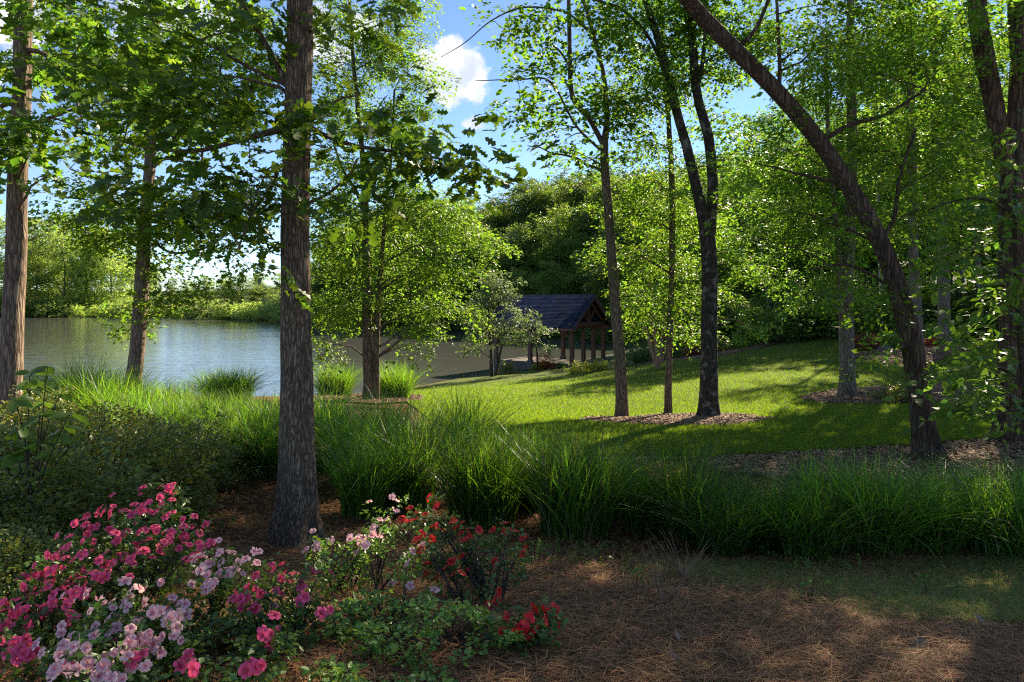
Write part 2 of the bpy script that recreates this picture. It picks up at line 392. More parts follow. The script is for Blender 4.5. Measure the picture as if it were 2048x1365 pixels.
def sheet(name, poly, spacing, off, mat, label, cat, hump=0.0):
    bd = dense(poly, spacing * .6)
    arr = np.array(bd)
    xs = np.arange(arr[:, 0].min(), arr[:, 0].max(), spacing); ys = np.arange(arr[:, 1].min(), arr[:, 1].max(), spacing)
    X, Y = np.meshgrid(xs, ys); X, Y = X.ravel(), Y.ravel()
    k = inside(bd, X, Y); X, Y = X[k], Y[k]
    dm = np.min(np.hypot(X[:, None] - arr[None, :, 0], Y[:, None] - arr[None, :, 1]), axis=1)
    k = dm > spacing * .4
    pts = [Vector(map(float, q)) for q in bd] + [Vector((float(a), float(b))) for a, b in zip(X[k], Y[k])]
    nb = len(bd)
    v, e, f, *_ = delaunay_2d_cdt(pts, [(i, (i + 1) % nb) for i in range(nb)], [list(range(nb))], 1, 1e-5)
    va = np.array([[q.x, q.y] for q in v])
    dd = np.min(np.hypot(va[:, None, 0] - arr[None, :, 0], va[:, None, 1] - arr[None, :, 1]), axis=1)
    z = H(va[:, 0], va[:, 1]) + off + hump * np.clip(dd / .5, 0, 1) ** .7
    tri = np.array([list(q) for q in f if len(q) == 3])
    o = link(name, mesh_np(name, np.c_[va, z], [tri], mat, True))
    tag(o, label, cat, kind='structure'); return o

lawn_px = [(2250, 862), (2000, 880), (1800, 894), (1500, 914), (1250, 930), (1080, 905), (950, 880), (860, 842), (812, 806), (826, 796)]
lawn_poly = [G(*p) for p in lawn_px] + [np.array(c) for c in
            [(-5.6, 30, 0), (-5.9, 37, 0), (-4.9, 40.5, 0), (-3.3, 43.5, 0), (-1.6, 44.4, 0), (1.0, 44.4, 0), (3.5, 43.6, 0), (7.2, 47.2, 0), (9.6, 55, 0), (12, 56, 0),
             (13.5, 47, 0), (17, 44, 0), (21, 41, 0), (24, 37, 0), (30, 34, 0), (34, 24, 0), (26, 14, 0)]]
lawn_poly = [np.asarray(p)[:2] for p in lawn_poly]
lawn = sheet('lawn', lawn_poly, .55, .030, M_lawn, 'mown green lawn sloping from the woods to the lake', 'lawn')

def ellipse_px(cpx, cpy, rx, ry, rot=0, n=28, wob=.06):
    c = G(cpx, cpy); a = np.arange(n) / n * 2 * np.pi
    k = 1 + rng.normal(0, wob, n)
    x, y = rx * np.cos(a) * k, ry * np.sin(a) * k
    cr, sr = math.cos(rot), math.sin(rot)
    return [np.array([c[0] + x_ * cr - y_ * sr, c[1] + x_ * sr + y_ * cr]) for x_, y_ in zip(x, y)]
BEDS = {}
def bed(key, poly, label, hump=.035):
    BEDS[key] = poly
    return sheet('mulch_bed', poly, .3, .045, M_mulch, label, 'mulch bed', hump)
bed('trio', ellipse_px(1342, 845, 1.95, 1.25), 'oval mulch bed around three slim trees on the lawn')
b2 = [G(*p)[:2] for p in [(1592, 800), (1640, 788), (1700, 780), (1800, 776), (1900, 768), (1960, 772), (2040, 780), (2060, 796), (1960, 806), (1850, 810), (1720, 812), (1640, 810)]]
bed('grey', b2, 'long mulch bed around the grey trunk beside a low green shrub')
b3 = [G(*p)[:2] for p in [(1690, 716), (1730, 706), (1790, 701), (1860, 695), (1925, 697), (1950, 704), (1900, 712), (1870, 728), (1800, 734), (1740, 722)]]
bed('upper', b3, 'mulch bed with red shrubs under the tall grey trees by the woods')
b4 = [np.array(c) for c in [(3.6, 36.2), (5.2, 36.6), (7.4, 35.4), (9.5, 32.6), (11.2, 34), (12.6, 37), (15.8, 40.5), (14.6, 43), (11, 40), (8.5, 41), (6.2, 42.2), (4.4, 39)]]
bed('shrubs', b4, 'curved mulch bed of shrubs between the pavilion and the lawn')
b5 = [np.array(c) for c in [(-5.1, 17.2), (-3.3, 16.9), (-2.6, 19.5), (-3.0, 23), (-5.2, 25), (-6, 21)]]
bed('twin', b5, 'mulch at the foot of the twin trunk tree by the water')

# lake and sky reflections
def lake():
    m, nt, b, N, L = newmat('lake_water')
    b.inputs['Base Color'].default_value = (.075, .078, .068, 1); b.inputs['Roughness'].default_value = .06; b.inputs['IOR'].default_value = 1.333
    tc = N('ShaderNodeTexCoord')
    def nz(sc, s, det):
        mp = N('ShaderNodeMapping'); mp.inputs['Scale'].default_value = sc; L(tc.outputs['Object'], mp.inputs[0])
        n = N('ShaderNodeTexNoise'); L(mp.outputs[0], n.inputs['Vector']); n.inputs['Scale'].default_value = s; n.inputs['Detail'].default_value = det; return n.outputs['Fac']
    a, c, g = nz((.35, 1, 1), 2.2, 4), nz((.5, 1, 1), .5, 2), nz((.02, .05, 1), 1.0, 2)
    ad = N('ShaderNodeMath'); ad.operation = 'ADD'; L(a, ad.inputs[0]); L(c, ad.inputs[1])
    mr = N('ShaderNodeMapRange'); L(g, mr.inputs[0]); mr.inputs[1].default_value = .35; mr.inputs[2].default_value = .65; mr.inputs[3].default_value = .7; mr.inputs[4].default_value = 1.0
    bp = N('ShaderNodeBump'); L(mr.outputs[0], bp.inputs['Strength']); bp.inputs['Distance'].default_value = .042
    L(ad.outputs[0], bp.inputs['Height']); L(bp.outputs[0], b.inputs['Normal'])
    V = [(-330, 22, 0), (70, 22, 0), (70, 262, 0), (-330, 262, 0)]
    tag(link('lake', mesh_np('lake', np.array(V, float), [np.array([[0, 1, 2, 3]])], m)), 'rippled blue grey lake reflecting the sky', 'lake', kind='structure')
lake()

# ------------------------------------------------------------------ leaves, sprays, trees
def outline_leaf(pts, c=.5, fold=.06, tipdrop=.06):
    """half outline (x, y) from base to tip -> verts (fan round a midrib point), tris"""
    up = [(x, y) for x, y in pts]; dn = [(x, -y) for x, y in pts[::-1] if y > 1e-6]
    o = up + dn
    V = [(c, 0, 0)] + [(x, y, fold * abs(y) / .3 - tipdrop * x * x) for x, y in o]
    n = len(o)
    return np.array(V, float), np.array([[0, i + 1, (i + 1) % n + 1] for i in range(n)])
LEAF = {
    'simple': (np.array([(0, 0, 0), (.45, .27, .05), (1, 0, -.08), (.45, -.27, .05)], float), np.array([[0, 2, 1], [0, 3, 2]])),
    'oval': outline_leaf([(0, 0), (.22, .2), (.52, .27), (.8, .15), (1, 0)]),
    'oak': outline_leaf([(0, 0), (.24, .20), (.34, .09), (.52, .34), (.63, .13), (.82, .26), (1, .0)]),
    'tri': (np.array([(0, 0, 0), (.42, .46, .05), (.55, .15, .02), (1, 0, -.09), (.55, -.15, .02), (.42, -.46, .05)], float), np.array([[0, 2, 1], [0, 3, 2], [0, 4, 3], [0, 5, 4]])),
    'maple': outline_leaf([(0, 0), (.1, .38), (.3, .2), (.55, .52), (.6, .18), (1, 0)], .4),
}
def nrm(v): return v / (np.linalg.norm(v, axis=-1, keepdims=True) + 1e-9)

def spray_templates(k, nleaf, length, width, thick, leafL, shape, seed, tilt=.55, droop=.25):
    r = np.random.default_rng(seed); LV, LT = LEAF[shape]; out = []
    for _ in range(k):
        t = r.uniform(.08, 1, nleaf) ** .8
        side = r.choice([-1, 1], nleaf)
        w = r.uniform(.1, 1, nleaf) * (1.1 - .6 * t)
        pos = np.stack([t * length, side * w * width * .5, r.normal(0, thick, nleaf) - droop * length * (t ** 2 + .4 * w ** 2)], 1)
        ang = side * r.uniform(.2, 1.3, nleaf)
        a = np.stack([np.cos(ang), np.sin(ang), -r.uniform(0, .7, nleaf)], 1); a = nrm(a)
        n = nrm(np.stack([r.normal(0, tilt, nleaf), r.normal(0, tilt, nleaf), np.ones(nleaf)], 1))
        n = nrm(n - a * np.sum(n * a, 1, keepdims=True)); b = np.cross(n, a)
        Ls = leafL * np.clip(r.normal(.95, .25, nleaf), .45, 1.5)
        V = pos[:, None, :] + Ls[:, None, None] * (LV[None, :, 0:1] * a[:, None, :] + LV[None, :, 1:2] * b[:, None, :] + LV[None, :, 2:3] * n[:, None, :])
        T = LT[None] + (np.arange(nleaf) * len(LV))[:, None, None]
        out.append((V.reshape(-1, 3), T.reshape(-1, 3)))
    area = abs(sum(np.cross(LV[t[1]] - LV[t[0]], LV[t[2]] - LV[t[0]])[2] for t in LT)) / 2
    return dict(t=out, nleaf=nleaf, len=length, area=area * leafL * leafL * nleaf)

def place_sprays(buf, tm, O, X, scale, r, roll=.35):
    """O origins (n,3), X outward directions (n,3)"""
    n = len(O)
    if n == 0: return
    X = nrm(X); up = nrm(np.stack([r.normal(0, roll, n), r.normal(0, roll, n), np.ones(n)], 1))
    Y = nrm(np.cross(up, X)); Z = np.cross(X, Y)
    R = np.stack([X, Y, Z], 1)            # rows = axes
    idx = r.integers(0, len(tm['t']), n)
    for k, (TV, TT) in enumerate(tm['t']):
        s = np.nonzero(idx == k)[0]
        if len(s) == 0: continue
        V = O[s][:, None, :] + scale[s][:, None, None] * np.einsum('vi,nij->nvj', TV, R[s])
        T = TT[None] + (np.arange(len(s)) * len(TV))[:, None, None]
        buf.add(V.reshape(-1, 3), T.reshape(-1, 3))

def bez(a, b, c, n):
    t = np.linspace(0, 1, n)[:, None]
    return (1 - t) ** 2 * a + 2 * t * (1 - t) * b + t * t * c

def grow(skel, srad, blobs, tm, r, per_pad=8, twig=True, padspread=.25):
    """branches from the skeleton to pads of sprays in each blob; returns limbs [(pts,rad)], twig Buf, leaf Buf"""
    limbs, tw, lf = [], Buf(), Buf()
    for (c, rad, n) in blobs:
        c = np.asarray(c, float); rad = np.asarray(rad, float)
        hd = np.linalg.norm(skel[:, :2] - c[:2], axis=1); dz = c[2] - skel[:, 2]
        want = np.clip(.45 * hd, .1, 4)
        cost = np.linalg.norm(skel - c, axis=1) + 1.2 * np.abs(dz - want)
        i = int(np.argmin(cost)); s = skel[i]
        ln = np.linalg.norm(c - s)
        mid = (s + c) / 2 + np.array([r.normal(0, .06), r.normal(0, .06), .10]) * ln
        line = bez(s, mid, c, max(4, int(ln / .35) + 3)); line[1:-1] += r.normal(0, .02, (len(line) - 2, 3)) * min(ln, 2)
        r0 = min(srad[i] * .55, .012 + .014 * ln)
        if ln > .25: limbs.append((line, np.linspace(r0, max(.006, r0 * .3), len(line))))
        k = max(1, int(round(n / per_pad)))
        u = nrm(r.normal(0, 1, (k, 3))) * (r.uniform(0, 1, (k, 1)) ** (1 / 2.4))
        subs = c + u * rad
        for q in subs:
            j = int(np.argmin(np.linalg.norm(line - q, axis=1) + np.linspace(.4, 0, len(line)) * ln))
            a = line[j]; l2 = np.linalg.norm(q - a)
            if twig and l2 > .12:
                b2 = bez(a, (a + q) / 2 + np.array([0, 0, .12 * l2]), q, 5)
                tw.add(*tube(b2, np.linspace(max(.006, r0 * .35), .004, 5), 3))
            m = max(2, int(r.normal(per_pad, 1.5)))
            az = r.uniform(0, 2 * np.pi) + np.arange(m) / m * 2 * np.pi + r.normal(0, .3, m)
            out = nrm(q - s)
            X = np.stack([np.cos(az), np.sin(az), r.normal(.05, .28, m)], 1) + .55 * out * np.array([1, 1, .4])
            O = q + r.normal(0, padspread * tm['len'], (m, 3)) * np.array([1, 1, .55])
            place_sprays(lf, tm, O, X, r.uniform(.75, 1.2, m), r)
    return limbs, tw, lf

def root_flare(seed, base_z, amt=.5, hgt=.5, lobes=5):
    rr = np.random.default_rng(seed); ph = rr.uniform(0, 6.28, 4)
    def f(R, a, pts):
        h = np.clip((pts[:, 2] - base_z) / hgt, 0, 1)[:, None]
        k = np.exp(-2.4 * h) * (1 - h)
        lob = .55 + .45 * np.cos(lobes * a + ph[0])[None, :] * np.ones_like(R) + .25 * np.cos(3 * a + ph[1])[None, :]
        wav = 1 + .035 * np.sin(3 * a[None, :] + pts[:, 2:3] * 2.1 + ph[2]) + .025 * np.sin(7 * a[None, :] + pts[:, 2:3] * 1.3 + ph[3])
        return R * wav * (1 + amt * k * np.clip(lob, 0, 2))
    return f

def stem_world(pts, d):
    """[(px,py,width_px[,d])] -> positions, radii"""
    p, rr = [], []
    for q in pts:
        dd = q[3] if len(q) > 3 else d
        p.append(P(q[0], q[1], dd)); rr.append(q[2] / 2 * dd / F)
    return np.array(p), np.array(rr)

LAIK = 1.6
def hero_tree(name, label, d, stems, blobs, tm, leafmat, bark, lai=2.4, seed=1, cat='tree', group=None, per_pad=8, flare=.5, seg=16, crownname='crown', base=None, up_lai=None, stemnames=None):
    r = np.random.default_rng(seed)
    sk, sr, lines = [], [], []
    for si, st in enumerate(stems):
        p, rad = stem_world(st, d)
        if si == 0:
            g = h1(p[0, 0], p[0, 1]); p[0, 2] = g - .06
        n = max(10, int(np.sum(np.linalg.norm(np.diff(p, axis=0), axis=1)) / .16))
        ln = smooth_line(np.c_[p, rad], n); lines.append(ln)
        ln[1:, :2] += np.cumsum(r.normal(0, .004, (n - 1, 2)), 0) * .6
        sk.append(ln[:, :3]); sr.append(ln[:, 3])
    b0 = lines[0][0, :3].copy(); b0[2] += .06
    root = empty(name, b0, label, cat, group)
    for si, ln in enumerate(lines):
        fl = root_flare(seed * 7 + si, b0[2] - .06, flare if si == 0 else 0.0, .8)
        V, T, Q = tube(ln[:, :3], np.maximum(ln[:, 3], .004), seg if ln[:, 3].max() > .05 else 8, fl)
        nm = 'trunk' if si == 0 else (stemnames or 'stem')
        link(nm, mesh_np(nm, V - b0, [T, Q], bark, True), root)
    skel, srad = np.concatenate(sk), np.concatenate(sr)
    keep = skel[:, 2] > b0[2] + .8
    skel, srad = skel[keep], srad[keep]
    bl = []
    for q in blobs:
        px, py, rx, ry = q[:4]
        dd = q[4] if len(q) > 4 and q[4] else d
        rd = q[5] if len(q) > 5 and q[5] else None
        k = q[6] if len(q) > 6 else 1.0
        c = P(px, py, dd); wx, wz = rx * dd / F, ry * dd / F
        rad = (wx, rd if rd else .8 * max(wx, wz * .7), wz)
        if py < -40: k *= .5
        n = max(2, LAIK * k * lai * math.pi * wx * wz / tm['area'])
        bl.append((c, rad, n))
    limbs, tw, lf = grow(skel, srad, bl, tm, r, per_pad)
    for pts, rad in limbs:
        V, T, Q = tube(pts, rad, 7)
        link('limb', mesh_np('limb', V - b0, [T, Q], bark, True), root)
    if not tw.empty(): tag(link('twigs', tw.mesh('twigs', M_twig, False, b0), root), kind='stuff')
    tag(link(crownname, lf.mesh(crownname, leafmat, False, b0), root), kind='stuff')
    return root, (skel, srad, b0)

T_oak = spray_templates(6, 15, .55, .55, .05, .135, 'oak', 1, .6, .3)
T_oakB = spray_templates(6, 20, .65, .6, .06, .14, 'maple', 2, .6, .25)
T_mid = spray_templates(7, 42, .72, .6, .06, .085, 'simple', 3, .6, .28)
T_maple = spray_templates(7, 30, .68, .6, .06, .10, 'tri', 4, .55, .28)
T_hi = spray_templates(6, 34, 1.0, .9, .10, .17, 'simple', 5, .6, .2)
T_dog = spray_templates(6, 13, .55, .45, .04, .125, 'oval', 6, .5, .4)
T_hang = spray_templates(6, 16, .5, .4, .04, .13, 'oval', 16, .5, .8)
T_small = spray_templates(6, 34, .8, .6, .07, .15, 'simple', 7, .7, .2)
T_back = spray_templates(6, 34, 1.0, .8, .09, .17, 'simple', 8, .6, .25)
T_az = spray_templates(6, 13, .085, .09, .022, .034, 'simple', 9, .8, -.2)
T_azb = spray_templates(6, 7, .075, .07, .012, .044, 'oval', 10, .5, -.25)

# --- the broad trunk in front, an oak with dark lobed leaves
oak, oak_sk = hero_tree('oak_tree', 'broad oak trunk with deeply furrowed bark standing in pine straw beside pink azaleas', 6.0,
    [[(590, 1098, 84), (592, 1040, 80), (594, 950, 74), (593, 800, 65), (592, 600, 58), (592, 430, 55), (596, 200, 52), (599, 0, 49), (602, -400, 42), (596, -900, 30), (600, -1400, 16)],
     [(572, 258, 16), (530, 268, 13), (470, 284, 11), (400, 302, 9), (320, 300, 6, 6.4), (250, 285, 4, 6.8)],
     [(574, 172, 14), (548, 120, 12), (522, 72, 10), (470, -20, 7, 5.6)],
     [(612, 248, 13), (640, 266, 10), (700, 290, 8), (800, 305, 7), (880, 318, 5), (950, 338, 4)],
     [(612, 410, 8), (660, 385, 6), (700, 350, 5), (716, 318, 4)],
     [(560, 330, 8), (540, 380, 6), (505, 430, 5, 5.7), (480, 500, 4, 5.6)]],
    [(470, 245, 80, 55, 6, .7), (360, 250, 80, 55, 6.3, .7), (255, 240, 80, 45, 6.6, .7), (180, 270, 60, 40, 6.8, .6), (440, 150, 90, 45, 6, .8, .7),
     (500, 330, 50, 60, 5.8, .4), (505, 420, 55, 75, 5.7, .45), (440, 400, 50, 60, 5.8, .4), (400, 360, 50, 40, 6, .4, .7), (520, 500, 30, 40, 5.8, .25, .7),
     (680, 235, 62, 42, 6, .6), (740, 275, 70, 42, 6, .55), (690, 320, 60, 30, 6, .4), (820, 305, 50, 26, 6, .35), (890, 325, 40, 20, 6, .25), (945, 345, 24, 17, 6, .15, 1.2), (720, 190, 50, 35, 6.1, .5, .7),
     (700, 380, 40, 30, 6, .3, .5), (470, 30, 90, 50, 5.8, .8, .8), (530, -40, 120, 60, 6, 1.0, .8), (320, 60, 90, 50, 5.6, .6, .45), (660, -20, 70, 40, 6.2, .6, .5),
     (420, -260, 330, 140, 6.4, 1.8, .3), (800, -330, 260, 140, 6, 1.6, .2), (600, -640, 420, 200, 6, 2.2, .2), (600, -1100, 360, 240, 6, 2.2, .2)],
    T_oak, M_oakleaf, M_oakbark, 3.1, 21, per_pad=6, flare=1.0, seg=28, stemnames='bough')

hero_tree('maple_tree', 'slim brown trunk behind a broad leaved sapling at the far side of the azalea hedge', 9.2,
    [[(18, 915, 52), (20, 850, 42), (24, 700, 39), (30, 450, 36), (38, 250, 33), (44, 50, 31), (50, -200, 27), (60, -600, 18), (60, -900, 8)],
     [(40, 192, 12), (15, 205, 10), (-20, 225, 8), (-80, 230, 5)],
     [(46, 262, 12), (75, 245, 10), (110, 232, 7), (160, 215, 5)],
     [(44, 100, 12), (90, 110, 9), (140, 170, 6), (165, 240, 4)]],
    [(150, 110, 90, 80, 8.6, .9), (110, 240, 70, 55, 8.8, .6), (30, 290, 60, 35, 8.8, .5), (200, 40, 90, 60, 8.4, .9), (60, 40, 70, 60, 9, .8), (0, 120, 50, 80, 9, .6, .6),
     (-15, 300, 40, 50, 9, .4, .7), (95, 355, 30, 18, 8.6, .25), (250, 140, 60, 60, 8.5, .7, .8), (60, 310, 60, 20, 8.7, .3), (-10, 190, 40, 30, 9, .4),
     (100, -160, 260, 110, 8.6, 1.8, .4), (60, -460, 300, 200, 9, 2.2, .3)],
    T_oakB, M_maple, M_brownbark, 3.2, 22, per_pad=6, flare=.4, seg=20)

hero_tree('lakeside_tree', 'leaning pale brown trunk with leafy shoots rising from tall grass before the lake', 15.0,
    [[(262, 812, 34), (266, 770, 31), (275, 700, 28), (283, 580, 27), (290, 470, 24), (300, 340, 21), (308, 200, 18), (312, 40, 15), (318, -200, 10), (322, -420, 5)],
     [(298, 345, 8), (330, 318, 7), (378, 326, 5)],
     [(298, 372, 9), (250, 378, 7), (190, 358, 5), (140, 338, 3)],
     [(292, 470, 6), (340, 505, 5), (400, 500, 4), (440, 480, 3)]],
    [(200, 410, 75, 45, None, None, 1.5), (290, 420, 90, 50, None, None, 1.5), (370, 430, 80, 45, None, None, 1.5), (240, 465, 80, 30, None, None, 1.5), (340, 480, 70, 28, None, None, 1.5), (430, 440, 50, 40), (420, 390, 60, 40), (450, 460, 40, 25, None, None, .6),
     (315, 560, 40, 60), (330, 620, 28, 40, None, .5), (250, 590, 28, 25, None, .5), (262, 640, 20, 30, None, .4), (300, 510, 50, 25), (420, 530, 40, 18, None, .6, .7), (500, 540, 45, 18, None, .6, .6),
     (300, 230, 170, 60, 15.5), (200, 150, 130, 70, 15.5), (380, 130, 130, 80, 15.5), (300, 40, 200, 60, 15.5), (470, 230, 70, 60, 15.5), (470, 60, 80, 70), (160, 300, 60, 30, 15.5, 1, .7), (520, 380, 40, 90, 15.5, 1, .7), (510, 160, 50, 60),
     (320, -120, 240, 110, None, None, .5), (320, -330, 170, 110, None, None, .5)],
    T_maple, M_bright, M_brownbark, 2.4, 23, flare=.35)

hero_tree('twin_trunk_tree', 'twin trunk tree with layered bright foliage overhanging the water beside rounded grasses', 18.0,
    [[(737, 812, 24), (737, 760, 21), (735, 690, 20), (733, 560, 17), (732, 430, 14), (728, 330, 11), (716, 200, 9), (706, 80, 7), (700, -80, 5), (700, -250, 3)],
     [(750, 812, 17), (752, 760, 15), (753, 690, 14), (757, 600, 11), (766, 500, 9), (775, 400, 7), (785, 300, 5), (790, 180, 4)],
     [(732, 420, 9), (705, 370, 7), (682, 330, 5), (660, 260, 4)]],
    [(660, 480, 40, 50), (720, 450, 60, 40), (790, 450, 70, 40), (860, 420, 60, 35), (900, 470, 60, 30), (950, 500, 40, 26), (680, 550, 50, 35), (760, 530, 70, 35), (840, 540, 70, 35), (910, 560, 50, 22), (885, 610, 45, 18, None, .9),
     (660, 620, 40, 35), (800, 620, 60, 30), (850, 650, 30, 25, None, .6), (650, 680, 30, 30, None, .6), (700, 620, 40, 30), (820, 690, 22, 14, None, .4), (930, 640, 30, 10, None, .5), (690, 600, 50, 30),
     (660, 390, 45, 40), (700, 330, 60, 45), (780, 350, 60, 45), (820, 390, 50, 30), (690, 250, 60, 50), (770, 240, 60, 50), (810, 180, 50, 35), (690, 140, 60, 60), (760, 120, 60, 50), (830, 130, 30, 20, None, .5), (680, 60, 50, 50), (760, 40, 60, 40), (800, 280, 45, 30), (830, 20, 40, 20, None, .6, .7),
     (700, -60, 130, 60, None, None, .6), (720, -200, 90, 70, None, None, .6)],
    T_mid, M_bright, M_maplebark, 2.8, 24, flare=.3)

hero_tree('dogwood_tree', 'slender forked tree with drooping leaf clusters, first of three in the oval mulch bed', 16.0,
    [[(1245, 842, 28), (1243, 800, 25), (1236, 680, 22), (1226, 560, 20), (1215, 420, 18), (1208, 300, 16), (1213, 235, 11), (1207, 150, 9), (1185, 60, 8), (1160, -40, 6), (1150, -200, 3)],
     [(1206, 288, 11), (1180, 240, 10), (1146, 195, 10), (1141, 120, 9), (1139, 20, 8), (1136, -120, 5)],
     [(1148, 150, 6), (1125, 110, 5), (1103, 88, 3)],
     [(1175, 60, 6), (1130, 25, 4.5), (1050, 15, 3.6), (985, 40, 2.8), (930, 85, 2), (880, 115, 1.2)],
     [(1200, 300, 6), (1150, 250, 5), (1100, 165, 4), (1040, 160, 3), (950, 163, 1.6)]],
    [(1040, 140, 35, 14), (1080, 150, 50, 24), (1040, 200, 36, 18), (1070, 245, 50, 18), (1110, 215, 50, 22), (1130, 280, 34, 14), (1055, 292, 18, 12), (1160, 170, 45, 30), (1190, 215, 40, 30), (1230, 200, 40, 40), (1140, 300, 26, 14), (1180, 315, 26, 14), (1110, 100, 30, 14), (1230, 280, 40, 30), (1100, 265, 24, 10), (1060, 130, 18, 10),
     (1010, 60, 30, 22, None, .6, .8), (1070, 30, 45, 22), (1120, 40, 40, 22), (1190, 40, 50, 40), (1000, 15, 30, 14), (1180, 110, 40, 24),
     (1150, -90, 170, 70, None, None, .6), (1150, -240, 140, 90, None, None, .6)],
    T_hang, M_maple, M_maplebark, 3.0, 25, per_pad=5, flare=.3)

hero_tree('slim_maple', 'thinnest pole straight tree in the oval mulch bed with bright sprays of leaves', 16.4,
    [[(1335, 842, 18), (1336, 800, 15), (1339, 680, 13), (1342, 540, 12), (1343, 400, 12), (1336, 260, 10), (1326, 120, 9), (1320, 0, 7), (1316, -160, 5), (1314, -330, 3)]],
    [(1290, 360, 50, 40), (1360, 350, 40, 50), (1270, 430, 50, 40), (1330, 450, 50, 40), (1380, 440, 30, 40), (1280, 510, 50, 35), (1350, 530, 45, 35), (1240, 500, 26, 34, None, .7), (1290, 590, 34, 35), (1330, 610, 50, 35), (1380, 590, 30, 40), (1292, 660, 26, 22), (1350, 670, 30, 20, None, .7),
     (1300, 280, 50, 40), (1270, 200, 40, 50), (1320, 130, 50, 60), (1290, 50, 50, 50), (1310, -80, 100, 70, None, None, .7), (1310, -220, 80, 80, None, None, .6)],
    T_mid, M_bright, M_maplebark, 2.7, 26, flare=.25)

hero_tree('forked_tree', 'dark mottled trunk forking into two tall stems in the oval mulch bed', 15.4,
    [[(1415, 842, 44), (1416, 800, 38), (1418, 720, 33), (1419, 600, 31), (1417, 500, 31), (1406, 430, 24), (1392, 370, 21), (1372, 290, 19), (1350, 210, 17), (1325, 110, 15), (1290, 0, 12), (1250, -120, 9), (1220, -330, 4)],
     [(1418, 520, 22), (1422, 440, 22), (1426, 370, 21), (1418, 280, 20), (1396, 200, 18), (1387, 110, 17), (1384, 0, 15), (1386, -160, 11), (1390, -400, 5)],
     [(1392, 190, 9), (1408, 110, 8), (1412, 20, 7), (1425, -100, 4)],
     [(1340, 170, 8), (1300, 80, 7), (1245, 20, 6), (1190, 0, 4)]],
    [(1350, 130, 45, 60), (1400, 60, 50, 60), (1450, 130, 50, 50), (1450, 40, 50, 50), (1290, 100, 50, 50), (1340, 30, 60, 40), (1450, 230, 40, 40, None, .8), (1240, 50, 50, 40), (1300, 190, 40, 40), (1430, 330, 30, 25, None, .5, .6), (1450, 420, 30, 26, None, .6, .8), (1455, 500, 24, 30, None, .6, .7), (1500, 90, 50, 60),
     (1280, -120, 170, 80, None, None, .75), (1420, -110, 140, 80, None, None, .8), (1330, -300, 220, 120, None, None, .75), (1350, -480, 160, 100, None, None, .7)],
    T_maple, M_maple, M_darkbark, 3.2, 27, flare=.5, seg=22)

hero_tree('leaning_tree', 'dark trunk leaning steeply over the lawn from a mulch strip behind the grasses', 10.0,
    [[(1860, 930, 58), (1856, 900, 51), (1846, 850, 44), (1836, 780, 41), (1824, 710, 40), (1804, 620, 38), (1774, 520, 34), (1738, 440, 33), (1700, 375, 32), (1650, 300, 31), (1590, 225, 31), (1530, 160, 31), (1470, 100, 30), (1405, 35, 30), (1350, -30, 28, 9.8), (1270, -150, 24, 9.5), (1190, -300, 18, 9.2), (1120, -500, 10, 9)],
     [(1556, 188, 9), (1560, 130, 8), (1557, 50, 7), (1552, -80, 5)],
     [(1640, 285, 11), (1700, 250, 9), (1770, 230, 7), (1850, 180, 5)],
     [(1760, 490, 10), (1790, 430, 8), (1800, 350, 7), (1830, 260, 5)],
     [(1810, 620, 7), (1760, 560, 6), (1690, 530, 5), (1620, 540, 3)],
     [(1470, 100, 10), (1510, 60, 8), (1540, -10, 6)]],
    [(1620, 90, 70, 60, 10, 1.0), (1700, 150, 70, 60, 10.5, 1.0), (1780, 220, 70, 60, 10.5, 1.0), (1840, 130, 70, 70, 10.5, 1.0), (1720, 300, 60, 50, 10.5, .8), (1800, 330, 70, 60, 10.5, .9), (1660, 230, 60, 40, 10.3, .8, .8), (1560, 130, 40, 50, 10, .7, .7), (1640, 10, 110, 50, 10, 1.0), (1800, 40, 100, 60, 10.5, 1.0),
     (1690, 530, 60, 30, 10, .6), (1620, 560, 50, 24, 10, .5, .8), (1760, 610, 40, 36, 9.9, .4, .7), (1720, 450, 40, 40, 10.4, .6, .7), (1840, 420, 60, 50, 10.5, .8), (1890, 330, 50, 60, 10.5, .8, .8), (1600, 290, 40, 24, 10.2, .5, .8), (1560, 420, 60, 30, 10.8, .7, .6), (1520, 330, 40, 24, 10.5, .5, .5), (1820, 690, 24, 20, 9.8, .3, .6),
     (1500, -80, 200, 70, 10, 1.5, .6), (1250, -260, 260, 110, 9.5, 1.8, .65), (1120, -520, 330, 160, 9, 2.0, .6), (1700, -110, 240, 80, 10.3, 1.6, .7), (1500, -300, 240, 110, 10, 1.8, .6)],
    T_mid, M_maple, M_redbark, 2.0, 28, flare=.75, seg=24)

hero_tree('grey_trunk_tree', 'grey trunk with flared roots in the long mulch bed, shadow falling on the lawn', 17.7,
    [[(1696, 800, 34), (1695, 770, 30), (1693, 700, 28), (1692, 620, 27), (1694, 540, 25), (1700, 420, 22), (1704, 300, 20), (1700, 150, 17), (1700, 0, 14), (1700, -200, 10), (1690, -420, 5)],
     [(1686, 660, 13), (1680, 600, 13), (1678, 520, 12), (1668, 400, 10), (1655, 250, 8), (1650, 60, 5)]],
    [(1640, 430, 60, 40), (1600, 490, 60, 35), (1690, 490, 60, 35), (1580, 420, 60, 40, 18), (1550, 350, 50, 40, 18), (1640, 350, 60, 40), (1720, 400, 50, 40), (1700, 580, 50, 25), (1620, 590, 50, 24), (1570, 560, 40, 24), (1700, 290, 70, 40), (1620, 200, 60, 50), (1700, 180, 60, 50), (1760, 90, 70, 60), (1660, 90, 60, 50), (1500, 280, 30, 22, None, .7, .7), (1530, 480, 50, 30, None, None, .8),
     (1700, -90, 170, 90, None, None, .8), (1690, -300, 160, 120, None, None, .8)],
    T_mid, M_maple, M_greybark, 2.4, 29, flare=.6, seg=20)

